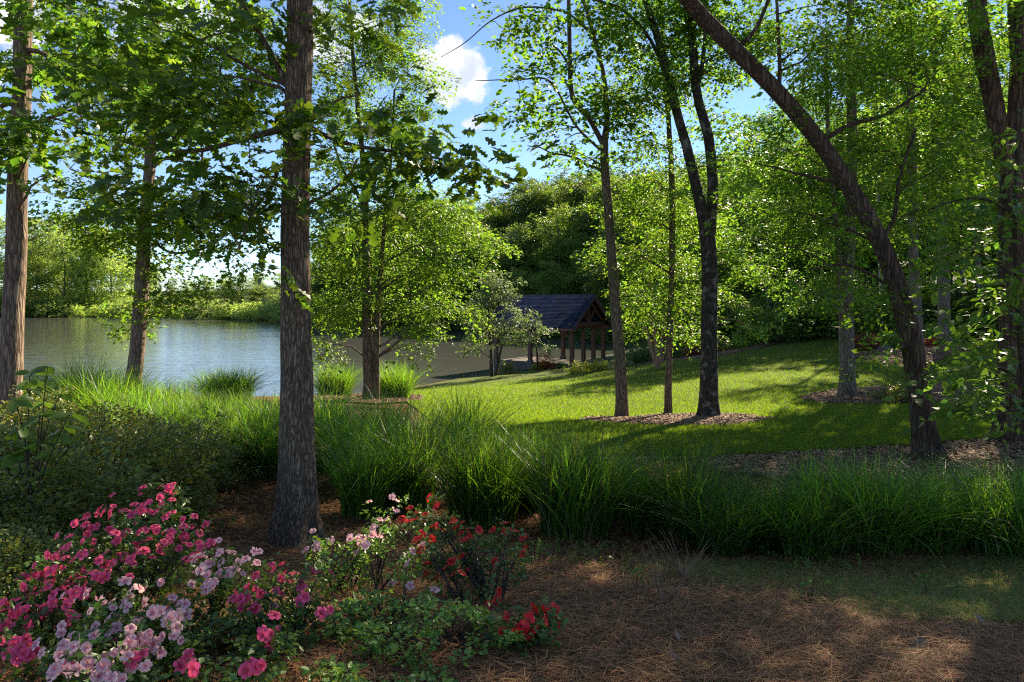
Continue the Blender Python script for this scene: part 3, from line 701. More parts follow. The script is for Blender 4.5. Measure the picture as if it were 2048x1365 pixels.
hero_tree('tall_grey_tree', 'straight pale grey trunk on the upper mulch bed under the woods', 28.0,
    [[(1892, 700, 29), (1890, 680, 25), (1887, 600, 22), (1885, 500, 20), (1882, 400, 18), (1872, 280, 16), (1868, 100, 13), (1868, -120, 9), (1866, -320, 4)]],
    [(1880, 380, 70, 40), (1930, 330, 70, 50), (1830, 300, 60, 50), (1900, 240, 80, 50), (1850, 180, 70, 50), (1930, 150, 70, 60), (1880, 80, 80, 60), (1960, 430, 50, 40), (1930, 500, 40, 26), (1870, -60, 130, 80, None, None, .8), (1866, -230, 100, 80, None, None, .7)],
    T_back, M_bright, M_greybark, 2.5, 30, flare=.55)
hero_tree('woodside_tree', 'pale trunk partly hidden behind the leaning tree at the edge of the upper bed', 25.5,
    [[(1837, 702, 24), (1833, 660, 21), (1828, 560, 19), (1824, 440, 18), (1822, 300, 16), (1820, 120, 13), (1822, -120, 8), (1822, -260, 4)]],
    [(1800, 380, 60, 40), (1850, 430, 60, 35), (1790, 290, 60, 50), (1830, 180, 80, 60), (1770, 120, 70, 60), (1820, 40, 90, 60), (1770, 470, 50, 30), (1840, 520, 50, 24), (1820, -110, 130, 80, None, None, .8)],
    T_back, M_bright, M_greybark, 2.4, 31, flare=.4)
hero_tree('birch_tree', 'thin whitish trunk standing in the dark edge of the woods', 37.0,
    [[(1765, 690, 11), (1764, 640, 10), (1762, 560, 9), (1757, 460, 8), (1755, 330, 6), (1752, 180, 4)]],
    [(1760, 420, 50, 40), (1740, 340, 50, 40), (1780, 280, 50, 50), (1750, 200, 50, 50), (1800, 510, 40, 30, None, None, .6)],
    T_back, M_bright, M_palebark, 1.8, 32, flare=.2, seg=10)
hero_tree('edge_tree', 'slim grey trunk behind hanging foliage at the end of the lawn', 33.0,
    [[(1965, 700, 12), (1962, 600, 11), (1950, 460, 9), (1945, 320, 7), (1944, 120, 5)]],
    [(1940, 430, 60, 40), (1980, 360, 60, 50), (1930, 270, 60, 50), (1970, 170, 60, 60), (1990, 560, 50, 40), (1960, 80, 60, 50)],
    T_back, M_bright, M_greybark, 1.8, 33, flare=.2, seg=10)
hero_tree('big_forked_tree', 'thick flaky trunk splitting in two behind hanging leaves at the mulch strip', 11.2,
    [[(2022, 896, 74), (2023, 860, 62), (2024, 760, 54), (2024, 620, 50), (2024, 500, 48), (2023, 400, 44), (2024, 330, 36), (2030, 240, 30), (2036, 100, 27), (2042, -60, 24), (2048, -400, 15), (2050, -700, 6)],
     [(2022, 380, 34), (2008, 310, 34), (1994, 250, 34), (1976, 150, 34), (1960, 50, 34), (1946, -60, 30), (1900, -300, 20), (1860, -560, 8)],
     [(2035, 160, 12), (2020, 60, 10), (2018, -60, 8)]],
    [(2010, 60, 60, 60, 11), (2050, 150, 50, 50, 11), (1920, 30, 50, 40, 11.5), (1900, -130, 200, 90, None, None, .8), (2100, -60, 120, 110, None, None, .8), (1960, -340, 260, 140, None, None, .8), (2150, -330, 200, 160, None, None, .7), (2180, 120, 90, 120), (2170, 350, 90, 120, None, None, .8), (1960, -600, 240, 140, None, None, .7)],
    T_mid, M_maple, M_redbark, 1.8, 34, flare=.6, seg=24)
dog, dog_sk = hero_tree('understory_dogwood', 'thin understory tree with large drooping leaves in front of the thick flaky trunk', 8.6,
    [[(2062, 960, 16), (2058, 880, 14), (2046, 760, 12), (2036, 620, 11), (2030, 480, 9), (2034, 340, 7), (2044, 220, 5)],
     [(2046, 780, 6), (2010, 740, 5), (1975, 745, 4), (1952, 790, 3)],
     [(2034, 560, 6), (1985, 520, 5), (1930, 500, 4), (1880, 520, 3)],
     [(2032, 430, 6), (1975, 400, 5), (1920, 400, 4), (1860, 420, 3)]],
    [(2010, 320, 40, 40, None, .5), (2040, 260, 40, 40, None, .5), (1990, 420, 50, 30, None, .5), (1920, 400, 40, 26, None, .4), (2030, 450, 40, 40, None, .5), (1960, 490, 50, 28, None, .5), (1900, 510, 34, 20, None, .3), (2020, 580, 45, 36, None, .5), (2030, 680, 40, 45, None, .5), (1990, 640, 34, 26, None, .4), (1970, 590, 36, 22, None, .4), (2000, 740, 44, 34, None, .4), (1962, 785, 26, 34, None, .25), (1985, 830, 20, 20, None, .2, .7), (2050, 800, 30, 40, None, .4), (1870, 440, 30, 18, None, .3, .7), (2080, 500, 60, 140, None, .7, .7)],
    T_dog, M_dog, M_twig, 2.2, 35, per_pad=5, flare=.2, seg=10)

hero_tree('crape_myrtle', 'multi stemmed ornamental tree with cinnamon bark and arching yellow green sprays by the shrub bed', 30.0,
    [[(1316, 728, 10), (1312, 690, 9), (1306, 640, 8), (1300, 560, 6), (1296, 480, 4), (1292, 400, 3)],
     [(1318, 728, 9), (1322, 690, 8), (1330, 640, 7), (1345, 560, 5), (1360, 490, 3)],
     [(1321, 728, 8), (1330, 700, 7), (1350, 650, 6), (1400, 580, 4), (1450, 540, 2)],
     [(1312, 728, 8), (1300, 690, 7), (1285, 640, 6), (1270, 580, 4)],
     [(1350, 660, 5), (1420, 640, 4), (1470, 640, 3), (1500, 660, 2)]],
    [(1440, 500, 40, 34), (1470, 550, 36, 34), (1440, 600, 40, 34), (1485, 610, 30, 26), (1475, 655, 28, 22), (1500, 660, 16, 18, None, .5), (1400, 560, 40, 40), (1350, 560, 40, 40), (1300, 560, 40, 40), (1298, 620, 24, 30), (1330, 630, 34, 30), (1390, 640, 34, 30), (1430, 670, 26, 16, None, .6, .7), (1420, 450, 40, 30), (1350, 480, 40, 34)],
    T_small, M_bright, M_myrtle, 2.0, 36, flare=.1, seg=8)
hero_tree('river_birch', 'small grey green tree leaning over the shore in front of the pavilion roof', 42.0,
    [[(984, 752, 8), (983, 720, 7), (981, 680, 6), (978, 620, 5), (975, 570, 3)], [(992, 750, 6), (999, 715, 5), (1006, 680, 4), (1015, 630, 3)], [(983, 660, 4), (1000, 600, 3), (1010, 560, 2)]],
    [(970, 590, 28, 30), (1000, 575, 28, 28), (1015, 600, 22, 22), (950, 620, 24, 24), (985, 640, 34, 26), (1015, 645, 24, 22), (960, 670, 26, 22), (1005, 680, 30, 18), (985, 560, 20, 14), (940, 700, 14, 8, None, .6, .6)],
    T_small, M_grey, M_darkbark, 2.2, 37, flare=.1, seg=8)
hero_tree('young_birch', 'young grey green tree with layered sprays beside the nearest pavilion post', 43.0,
    [[(1076, 742, 4), (1074, 710, 3.5), (1072, 670, 3), (1070, 635, 2)]],
    [(1055, 650, 22, 10), (1085, 655, 22, 9), (1070, 635, 16, 10), (1050, 680, 18, 7), (1092, 684, 16, 7), (1062, 668, 20, 7)],
    T_small, M_grey, M_twig, 1.7, 38, flare=.1, seg=6)

# --- bare tree on the far slope
def bare_tree():
    b = at(1025, 112.0); root = empty('bare_tree', b, 'leafless pale tree with upright branches on the wooded slope', 'tree')
    r = np.random.default_rng(5); zt = P(1025, 450, 112)[2] - b[2]
    main = np.array([[0, 0, 0], [.1, 0, zt * .35], [-.1, 0, zt * .6], [.4, 0, zt]])
    V, T, Q = tube(smooth_line(main, 14), np.linspace(.28, .05, 14), 7)
    link('trunk', mesh_np('trunk', V, [T, Q], M_palebark, True), root)
    for k in range(13):
        z = zt * r.uniform(.35, .8); az = r.uniform(0, 6.28); ln = zt * r.uniform(.15, .35)
        e = np.array([math.cos(az) * ln * .4, math.sin(az) * ln * .4, z + ln])
        V, T, Q = tube(bez(np.array([0, 0, z]), np.array([e[0] * .8, e[1] * .8, z + ln * .4]), e, 6), np.linspace(.13, .03, 6), 5)
        link('branch', mesh_np('branch', V, [T, Q], M_palebark, True), root)
bare_tree()

# ------------------------------------------------------------------ woodland: a few kinds, copied
def wild_tree(seed, h, cr, leafL, nspray, mat, bark, low=.25, lean=.03):
    r = np.random.default_rng(seed)
    tm = spray_templates(5, 26, leafL * 5.2, leafL * 4.6, leafL * .8, leafL, 'simple', seed + 100, .7, .2)
    tr = smooth_line(np.array([[0, 0, -.3], [r.normal(0, lean) * h, r.normal(0, lean) * h, h * .5], [r.normal(0, lean) * h, r.normal(0, lean) * h, h * .95]]), 14)
    rad = np.linspace(h * .014, h * .003, 14)
    blobs = []
    for z in np.linspace(low, .93, 9):
        prof = math.sin(math.pi * min(1, (z - low) / (1.02 - low) * .8 + .18)) ** .8
        k = 1 if z > .85 else r.integers(2, 4)
        a0 = r.uniform(0, 6.28)
        for j in range(k):
            a = a0 + j * 6.28 / k + r.normal(0, .3); q = cr * prof * r.uniform(.4, .72) * (0.25 if k == 1 else 1)
            s = cr * r.uniform(.34, .52) * (.65 + .35 * prof)
            blobs.append(((q * math.cos(a), q * math.sin(a), z * h + r.normal(0, .02) * h), (s, s, s * .62), 1))
    tot = sum(b[1][0] ** 2 for b in blobs)
    blobs = [(c, rd, max(3, nspray * rd[0] ** 2 / tot)) for c, rd, _ in blobs]
    limbs, tw, lf = grow(tr, rad, blobs, tm, r, 7, False, .3)
    root = empty('woodland_tree', (0, 0, 0))
    b = Buf(); b.add(*tube(tr, rad, 8))
    link('trunk', b.mesh('trunk', bark, True), root)
    lb = Buf()
    for p_, r_ in limbs: lb.add(*tube(p_, r_, 4))
    tag(link('limbs', lb.mesh('limbs', bark, True), root), kind='stuff')
    tag(link('crown', lf.mesh('crown', mat), root), kind='stuff')
    return root

def copy_tree(o, parent=None):
    c = o.copy(); COL.objects.link(c); c.parent = parent
    for ch in [q for q in o.children]: copy_tree(ch, c)
    return c
def put(proto, used, loc, rz, sc, label, cat, group):
    o = proto if id(proto) not in used else copy_tree(proto)
    used.add(id(proto))
    o.location = [float(v) for v in loc]; o.rotation_euler = (0, 0, rz)
    o.scale = sc if isinstance(sc, tuple) else (sc, sc, sc)
    return tag(o, label, cat, group)

USED = set()
R2 = random.Random(3)
far = [wild_tree(40 + k, 18, 5.2 + .5 * (k % 3), .38, 900, M_forest, M_greybark, .08) for k in range(5)]
near = [wild_tree(60 + k, 17, 4.4 + .5 * (k % 3), .22, 900, M_wood, M_greybark, [.2, .34, .42, .26][k]) for k in range(4)]
for p_ in far: p_.name = 'slope_tree'
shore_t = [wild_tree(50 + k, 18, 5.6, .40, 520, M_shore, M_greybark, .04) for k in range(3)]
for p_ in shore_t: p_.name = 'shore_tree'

# trees on the slope across the cove: rows of (photo column, depth, height of the top in photo pixels)
slope_top = lambda px: np.interp(px, [600, 760, 860, 940, 1000, 1060, 1150, 1260, 1400, 1560], [430, 400, 370, 372, 395, 340, 322, 318, 320, 330])
def slope_rows():
    for row, (d0, f) in enumerate([(98, .45), (112, .72), (128, .95), (146, 1.0)]):
        px = 640 + 20 * row
        while px < 1560:
            d = d0 + R2.uniform(-5, 5) + max(0, (900 - px)) * .16
            if px > 1200: d = d0 - 12 - (px - 1200) * .02
            b = at(px, d)
            if b[2] > .15:
                top = P(px, slope_top(px) + R2.uniform(-6, 26), d)[2]
                h = max(7.0, (top - b[2]) * f) if row < 3 else max(9, top - b[2])
                h = min(h, 26)
                s = h / 18
                put(far[R2.randrange(5)], USED, b, R2.uniform(0, 6.28), (s * R2.uniform(.9, 1.2), s * R2.uniform(.9, 1.2), s),
                    ('low tree at the waterline' if row == 0 else 'mid height tree' if row == 1 else 'tall tree of the upper slope' if row == 2 else 'tall skyline tree') + ' across the cove ' + ('beyond the twin trunk tree' if px < 960 else 'behind the pavilion roof' if px < 1230 else 'behind the oval bed trees'), 'tree', 'trees on the slope across the cove')
            px += R2.uniform(42, 66)
slope_rows()
# far shore, left: each crown (column, depth, top, width factor)
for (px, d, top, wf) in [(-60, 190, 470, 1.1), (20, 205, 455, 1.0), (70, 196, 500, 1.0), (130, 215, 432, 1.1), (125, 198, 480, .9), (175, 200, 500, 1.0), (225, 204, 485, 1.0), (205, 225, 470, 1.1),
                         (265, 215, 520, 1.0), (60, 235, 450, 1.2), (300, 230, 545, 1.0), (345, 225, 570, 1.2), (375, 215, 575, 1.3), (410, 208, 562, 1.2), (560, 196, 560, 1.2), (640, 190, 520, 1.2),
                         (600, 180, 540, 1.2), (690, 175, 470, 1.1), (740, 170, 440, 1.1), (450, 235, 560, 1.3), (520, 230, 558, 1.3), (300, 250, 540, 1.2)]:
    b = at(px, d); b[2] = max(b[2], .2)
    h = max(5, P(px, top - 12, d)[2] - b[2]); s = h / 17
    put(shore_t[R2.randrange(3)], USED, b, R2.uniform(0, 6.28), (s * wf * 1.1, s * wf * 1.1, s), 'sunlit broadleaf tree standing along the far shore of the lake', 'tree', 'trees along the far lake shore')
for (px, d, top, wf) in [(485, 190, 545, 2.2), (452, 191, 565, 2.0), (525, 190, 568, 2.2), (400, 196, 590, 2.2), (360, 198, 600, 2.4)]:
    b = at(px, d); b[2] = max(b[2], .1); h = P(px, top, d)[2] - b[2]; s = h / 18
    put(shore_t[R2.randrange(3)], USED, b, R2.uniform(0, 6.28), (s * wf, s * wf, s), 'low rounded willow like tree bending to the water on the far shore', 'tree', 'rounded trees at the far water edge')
# the wood behind the lawn on the right
for row, (d0, d1, n) in enumerate([(43, 48, 13), (52, 58, 13), (63, 72, 13)]):
    for k in range(n):
        px = 1400 + (2240 - 1400) * (k + R2.uniform(.2, .8)) / n
        d = R2.uniform(d0, d1) + (6 if px < 1520 else 0) - (px > 1900) * 4
        b = at(px, d); h = R2.uniform(13, 17) + row * 1.5
        put(near[R2.randrange(4)], USED, b, R2.uniform(0, 6.28), h / 17, ('leafy tree at the front edge' if row == 0 else 'leafy tree in the middle' if row == 1 else 'taller tree deep inside') + ' of the shaded wood ' + ('behind the crape myrtle' if px < 1560 else 'behind the grey flared trunk' if px < 1790 else 'behind the upper bed trunks' if px < 1980 else 'beyond the thick flaky trunk'), 'tree', 'trees of the wood behind the lawn')
# shrubs: woodland edge, far banks
def shrub_proto(name, seed, hgt, wid, leafL, n, mat, stem=True, shape='simple'):
    r = np.random.default_rng(seed)
    tm = spray_templates(5, 24, leafL * 5, leafL * 4.5, leafL * .9, leafL, shape, seed + 300, .8, .05)
    root = empty(name, (0, 0, 0)); lf = Buf(); st = Buf()
    u = nrm(r.normal(0, 1, (n, 3))) * (r.uniform(.15, 1, (n, 1)) ** .45); u[:, 2] = np.abs(u[:, 2]) ** .9
    bump = 1 + .18 * np.sin(u[:, :1] * 5 + seed) * np.cos(u[:, 1:2] * 4 + seed)
    O = u * np.array([wid / 2, wid / 2, hgt * .92]) * bump
    X = u + np.array([0, 0, .15]) + r.normal(0, .35, u.shape)
    place_sprays(lf, tm, O - nrm(X) * tm['len'] * .5, X, r.uniform(.7, 1.15, n), r)
    for q in O[::max(1, n // 22)]:
        st.add(*tube(bez(np.array([q[0] * .08, q[1] * .08, -.03]), np.array([q[0] * .4, q[1] * .4, q[2] * .6]), q, 5), np.linspace(.012, .004, 5) * max(.6, hgt), 4))
    tag(link('stems', st.mesh('stems', M_twig), root), kind='stuff')
    tag(link('foliage', lf.mesh('foliage', mat), root), kind='stuff')
    return root
bush = [shrub_proto('woodland_shrub', 80 + k, 1.0, 1.4, .075, 120, M_forest) for k in range(3)]
for k in range(36):
    px = 1330 + (2200 - 1330) * (k + R2.uniform(.1, .9)) / 36
    d = R2.uniform(40.5, 44) + (4 if px < 1540 else 0) - (7 if px > 1780 else 0); b = at(px, d); s = R2.uniform(1.6, 3.2)
    put(bush[k % 3], USED, b, R2.uniform(0, 6), (s * 1.3, s * 1.3, s), 'dark undergrowth shrub at the wood edge ' + ('behind the curved shrub bed' if px < 1540 else 'at the open end of the lawn' if px < 1720 else 'behind the upper mulch bed' if px < 1960 else 'beyond the thick flaky trunk'), 'shrub', 'undergrowth at the edge of the wood')
for k in range(34):
    px = 640 + (1300 - 640) * (k + R2.uniform(.1, .9)) / 34
    py = np.interp(px, [560, 700, 900, 1050, 1195, 1262], [643, 655, 662, 670, 682, 690])
    d = EYE * F / (py - HY) + R2.uniform(1, 4); b = at(px, d); b[2] = max(b[2], 0) - .1; s = R2.uniform(2.5, 4.2)
    put(bush[k % 3], USED, b, R2.uniform(0, 6), (s * 1.5, s * 1.3, s), 'dark shrub overhanging the water on the bank across the cove', 'shrub', 'shrubs along the cove bank')
sbush = [shrub_proto('shore_bush', 90 + k, 1.0, 1.4, .075, 120, M_shore) for k in range(2)]
for k in range(26):
    px = -60 + 680 * (k + R2.uniform(.1, .9)) / 26
    py = np.interp(px, [0, 200, 400, 560, 700], [634, 635, 637, 643, 655]); d = EYE * F / (py - HY) + R2.uniform(1, 5); b = at(px, d); b[2] = max(b[2], 0) - .1; s = R2.uniform(3.0, 6.0)
    put(sbush[k % 2], USED, b, R2.uniform(0, 6), (s * 2.0, s * 1.3, s), 'low bush growing along the far shore of the lake', 'shrub', 'bushes along the far lake shore')

# ------------------------------------------------------------------ pavilion
def box(sx, sy, sz, bev=.01):
    """centred box with chamfered long edges along z, as verts / quads"""
    x, y, z = sx / 2, sy / 2, sz / 2; b = min(bev, x * .4, y * .4)
    o = [(x - b, -y), (x, -y + b), (x, y - b), (x - b, y), (-x + b, y), (-x, y - b), (-x, -y + b), (-x + b, -y)]
    V = [(a, c, -z) for a, c in o] + [(a, c, z) for a, c in o]
    return V, o
def prism_mesh(name, sx, sy, sz, mat, bev=.012):
    V, o = box(sx, sy, sz, bev)
    me = bpy.data.meshes.new(name)
    F_ = [tuple(range(7, -1, -1)), tuple(range(8, 16))] + [(i, (i + 1) % 8, 8 + (i + 1) % 8, 8 + i) for i in range(8)]
    me.from_pydata(V, [], F_); me.materials.append(mat); me.update(); return me
def beam(name, a, b, w, h, mat, parent, up=(0, 0, 1)):
    a, b = Vector(a), Vector(b); d = b - a
    o = link(name, prism_mesh(name, w, h, d.length, mat), parent)
    z = d.normalized(); y = Vector(up) - z * Vector(up).dot(z)
    if y.length < 1e-3: y = Vector((0, 1, 0)) - z * z.y
    y.normalize(); x = y.cross(z)
    o.matrix_local = Matrix(((x.x, y.x, z.x, (a.x + b.x) / 2), (x.y, y.y, z.y, (a.y + b.y) / 2), (x.z, y.z, z.z, (a.z + b.z) / 2), (0, 0, 0, 1)))
    return o
def shingle_mat():
    m, nt, b, N, L = newmat('blue_grey_shingle')
    tc = N('ShaderNodeTexCoord'); br = N('ShaderNodeTexBrick'); L(tc.outputs['Object'], br.inputs['Vector'])
    br.inputs['Scale'].default_value = 1; br.inputs['Brick Width'].default_value = .3; br.inputs['Row Height'].default_value = .145; br.inputs['Mortar Size'].default_value = .006
    br.inputs['Color1'].default_value = (.030, .040, .075, 1); br.inputs['Color2'].default_value = (.062, .074, .125, 1); br.inputs['Mortar'].default_value = (.018, .018, .022, 1)
    n = N('ShaderNodeTexNoise'); L(tc.outputs['Object'], n.inputs['Vector']); n.inputs['Scale'].default_value = 1.3; n.inputs['Detail'].default_value = 5
    mx = N('ShaderNodeMixRGB'); mx.blend_type = 'MULTIPLY'; mx.inputs[0].default_value = .55; L(br.outputs['Color'], mx.inputs[1]); L(n.outputs['Color'], mx.inputs[2])
    L(mx.outputs[0], b.inputs['Base Color']); b.inputs['Roughness'].default_value = 1.0; b.inputs['Specular IOR Level'].default_value = .0
    return m
def timber_mat():
    m, nt, b, N, L = newmat('stained_timber')
    tc = N('ShaderNodeTexCoord'); mp = N('ShaderNodeMapping'); mp.inputs['Scale'].default_value = (14, 14, .9); L(tc.outputs['Object'], mp.inputs[0])
    n = N('ShaderNodeTexNoise'); L(mp.outputs[0], n.inputs['Vector']); n.inputs['Scale'].default_value = 2; n.inputs['Detail'].default_value = 6
    rp = N('ShaderNodeValToRGB'); L(n.outputs['Fac'], rp.inputs[0]); rp.color_ramp.elements[0].color = (.06, .026, .015, 1); rp.color_ramp.elements[1].color = (.20, .085, .045, 1)
    L(rp.outputs[0], b.inputs['Base Color']); b.inputs['Roughness'].default_value = .7; return m
def pavilion():
    M_sh, M_tim = shingle_mat(), timber_mat()
    M_stone = ground_mat('patio_stone', [(.07, .06, .05), (.13, .115, .10), (.19, .17, .15)], (2, 30), .3)
    A = Vector((4.04, 46.0, .62))
    f = Vector((.81, -.585, 0)).normalized(); g = Vector((.585, .81, 0)).normalized()
    root = empty('pavilion', A, 'open timber pavilion with blue grey shingle roof on the lake shore', 'pavilion')
    root.rotation_euler = (0, 0, math.atan2(f.y, f.x))        # local x along the front, to the right; local y to the back
    Ln, Wd, PH, RH = 6.6, 4.4, 2.42, 4.8
    s = link('floor_slab', prism_mesh('floor_slab', Ln + .5, Wd + .5, .9, M_stone), root); s.location = (-Ln / 2, Wd / 2, -.45)
    posts = [(0, 0), (-3.4, 0), (-6.4, 0), (0, Wd), (-3.4, Wd), (-6.4, Wd), (0, 1.55), (0, 2.95)]
    pm = prism_mesh('post', .25, .25, PH, M_tim); cm = prism_mesh('post_base', .36, .36, .22, M_stone)
    for (x, y) in posts:
        p = link('post', pm, root, (x, y, PH / 2))
        link('post_base', cm, p, (0, 0, -PH / 2 + .11))
    for y in (0, Wd):
        beam('eave_beam', (-Ln - .3, y, PH + .11), (.45, y, PH + .11), .2, .24, M_tim, root)
        for (x, yy) in posts:
            if yy == y:
                if x < 0: beam('knee_brace', (x, y, PH - .75), (x + .62, y, PH + .02), .11, .13, M_tim, root)
                if x > -6: beam('knee_brace', (x, y, PH - .75), (x - .62, y, PH + .02), .11, .13, M_tim, root)
    for x in (.02, -3.4, -6.4):
        beam('tie_beam', (x, -.35, PH + .36), (x, Wd + .35, PH + .36), .2, .26, M_tim, root)
        beam('king_post', (x, Wd / 2, PH + .48), (x, Wd / 2, RH - .2), .17, .17, M_tim, root)
        for sg in (-1, 1):
            beam('strut', (x, Wd / 2 + sg * .06, PH + .52), (x, Wd / 2 + sg * .85, PH + 1.28), .13, .13, M_tim, root)
            beam('rafter', (x, Wd / 2 + sg * (Wd / 2 + .42), PH + .18), (x, Wd / 2, RH - .10), .16, .2, M_tim, root)
    # gable ends set back in shade: boards between tie beam and rafters, seen only at the far truss
    n = 24
    for sg in (-1, 1):
        y0, z0 = sg * (Wd / 2 + .62), PH + .14; y1, z1 = 0, RH + .02
        b = Buf()
        for k in range(n):
            t0, t1 = k / n, (k + 1.25) / n
            t1 = min(t1, 1)
            nrmv = np.array([0, sg * (z1 - z0), (y0 - y1) * sg]); nrmv = nrmv / np.linalg.norm(nrmv)
            lo = np.array([0, y0 + (y1 - y0) * t0, z0 + (z1 - z0) * t0]) + nrmv * .011
            hi = np.array([0, y0 + (y1 - y0) * t1, z0 + (z1 - z0) * t1]) + nrmv * .004
            xs = (-Ln - .55, .55)
            V = []
            for x in xs:
                for q, e in ((lo, 0), (hi, 0), (hi, -.035), (lo, -.05)):
                    V.append(q + nrmv * e + np.array([x, Wd / 2, 0]))
            b.add(np.array(V), None, [[0, 1, 5, 4], [2, 3, 7, 6], [0, 4, 7, 3], [1, 2, 6, 5], [0, 3, 2, 1], [4, 5, 6, 7]])
        link('roof_slope', b.mesh('roof_slope', M_sh), root)
        for x in (.5, -Ln - .5):
            beam('barge_board', (x, Wd / 2 + y0, z0 - .1), (x, Wd / 2, RH - .14), .05, .22, M_tim, root)
        beam('fascia', (-Ln - .5, Wd / 2 + y0 - sg * .02, z0 - .09), (.5, Wd / 2 + y0 - sg * .02, z0 - .09), .04, .17, M_tim, root)
    beam('ridge_cap', (-Ln - .56, Wd / 2, RH + .045), (.56, Wd / 2, RH + .045), .22, .05, M_sh, root)
pavilion()

# far jetty on the lake
def jetty():
    b = np.array([P(345, 620, 186)[0], 186.0, 0.0]); M_t = MATS['stained_timber']
    root = empty('jetty', b, 'small dark jetty standing over the water on the far shore', 'jetty')
    o = link('deck', prism_mesh('deck', 7, 3, .3, M_t), root, (0, 0, 3.0))
    for x in (-3, 0, 3):
        for y in (-1.2, 1.2): link('pile', prism_mesh('pile', .35, .35, 4.2, M_t), root, (x, y, .9))
    link('rail', prism_mesh('rail', 7, .15, .2, M_t), root, (0, -1.4, 4.0))
    for x in (-3.3, 0, 3.3): link('rail_post', prism_mesh('rail_post', .15, .15, .9, M_t), root, (x, -1.4, 3.5))
jetty()

# ------------------------------------------------------------------ ornamental grasses
def grass_proto(seed, n=1100, h=1.1, spread=.55, base=.24):
    r = np.random.default_rng(seed); k = 6
    az = r.uniform(0, 2 * np.pi, n); br = base * np.sqrt(r.uniform(0, 1, n)); ba = r.uniform(0, 2 * np.pi, n)
    L = h * r.uniform(.55, 1.12, n); lean = spread * np.abs(r.normal(.55, .42, n)) + .05
    droop = r.uniform(.05, .55, n) * lean
    t = np.linspace(0, 1, k)[None, :]
    rad = lean[:, None] * (t ** 1.7) * L[:, None]; z = L[:, None] * (t - droop[:, None] * .75 * t ** 3.2)
    wob = r.normal(0, .012, (n, 1)) * t
    cx = np.cos(az)[:, None]; sx = np.sin(az)[:, None]
    C = np.stack([(br * np.cos(ba))[:, None] + rad * cx - wob * sx, (br * np.sin(ba))[:, None] + rad * sx + wob * cx, z - .02], -1)
    ta = az + np.pi / 2 + r.normal(0, .6, n)
    wd = r.uniform(.003, .0085, n)[:, None] * (1 - t ** 2.2 * .93)
    D = np.stack([np.cos(ta)[:, None] * wd, np.sin(ta)[:, None] * wd, np.zeros_like(wd)], -1)
    V = np.stack([C - D, C + D], 2).reshape(-1, 3)
    i = np.arange(n)[:, None] * 2 * k; j = np.arange(k - 1)[None, :] * 2
    Q = np.stack([i + j, i + j + 1, i + j + 3, i + j + 2], -1).reshape(-1, 4)
    root = empty('grass_clump', (0, 0, 0))
    mi = np.repeat((r.uniform(0, 1, n) < .05).astype(int), k - 1)
    tag(link('blades', mesh_np('blades', V, [Q], [M_blade, M_deadleaf], False, mi), root), kind='stuff')
    nb = 160; a = r.uniform(0, 6.28, nb); q = base * np.sqrt(r.uniform(0, 1, nb)); hh = r.uniform(.06, .22, nb)
    p0 = np.stack([q * np.cos(a), q * np.sin(a), np.full(nb, -.02)], 1); p1 = p0 + np.stack([.25 * hh * np.cos(a), .25 * hh * np.sin(a), hh], 1)
    dd = np.stack([-np.sin(a) * .004, np.cos(a) * .004, np.zeros(nb)], 1)
    V = np.stack([p0 - dd, p0 + dd, p1], 1).reshape(-1, 3)
    tag(link('dry_stubble', mesh_np('dry_stubble', V, [np.arange(nb * 3).reshape(-1, 3)], M_needle), root), kind='stuff')
    return root
GR = [grass_proto(131, 1500, 1.0, 1.0, .4), grass_proto(132, 1500, 1.0, .9, .4)]
GP = [grass_proto(120, 950, 1.1, .68), grass_proto(121, 850, 1.15, .85), grass_proto(122, 1000, 1.05, .7, .28), grass_proto(123, 720, 1.2, .9), grass_proto(124, 950, 1.0, .6, .28)]
lbl_row = 'tall arching green grass clump in the shaded row between pine straw and lawn'
row = [(652, 9.6, .95, 1.0), (700, 8.5, 1.05, 1.0), (772, 9.8, .95, 1.0), (815, 7.7, 1.12, 1.15), (884, 8.8, .95, 1.0), (935, 9.4, 1.0, .9), (965, 7.1, 1.18, 1.2), (1048, 7.7, .92, .9), (1150, 6.7, 1.12, 1.2), (1228, 7.5, .92, .9),
       (1292, 6.9, .8, .85), (1372, 6.7, 1.12, 1.1), (1440, 6.2, .85, .9), (1535, 6.4, 1.0, 1.1), (1610, 6.1, .95, .95), (1670, 6.4, 1.1, 1.1), (1745, 6.2, 1.12, 1.05), (1868, 6.2, .85, 1.0), (1915, 6.6, .8, .8), (2015, 6.0, .95, 1.1), (2100, 6.2, .95, 1.1)]
lbl_back = 'tall grass clump in the rear rank of the grass row, touching the lawn'
ROWL = {652: 'grass clump directly behind the oak trunk', 700: 'grass clump between the oak trunk and the small loose tuft', 815: 'wide grass clump behind the thin pale pink azalea', 935: 'tallest light tipped grass clump catching sun at the lawn edge',
        965: 'wide dark grass clump right behind the red azalea', 1150: 'wide grass clump in front of the slender forked tree, beside a gap', 1372: 'grass clump behind the dry brown twiggy shrub', 1868: 'short grass clump in front of the leaning trunk',
        2015: 'short dark grass clump in front of the thick flaky trunk', 2100: 'grass clump at the end of the row past the thick flaky trunk'}
lbl_left = 'sunlit tall grass clump on the slope between the azalea hedge and the lake'
left = [(60, 11.5, 1.05), (120, 11, 1.15), (165, 12, 1.2), (205, 10.6, 1.15), (250, 11.6, 1.1), (300, 10.6, 1.1), (345, 11.4, 1.05), (385, 10.2, 1.0), (425, 9.6, .98), (465, 10.2, 1.0), (455, 9.0, .95), (505, 9.4, .95), (540, 10.2, .95), (545, 8.8, .9), (590, 10, .95), (620, 9.2, .9), (340, 9.4, .95), (270, 9.6, .95)]
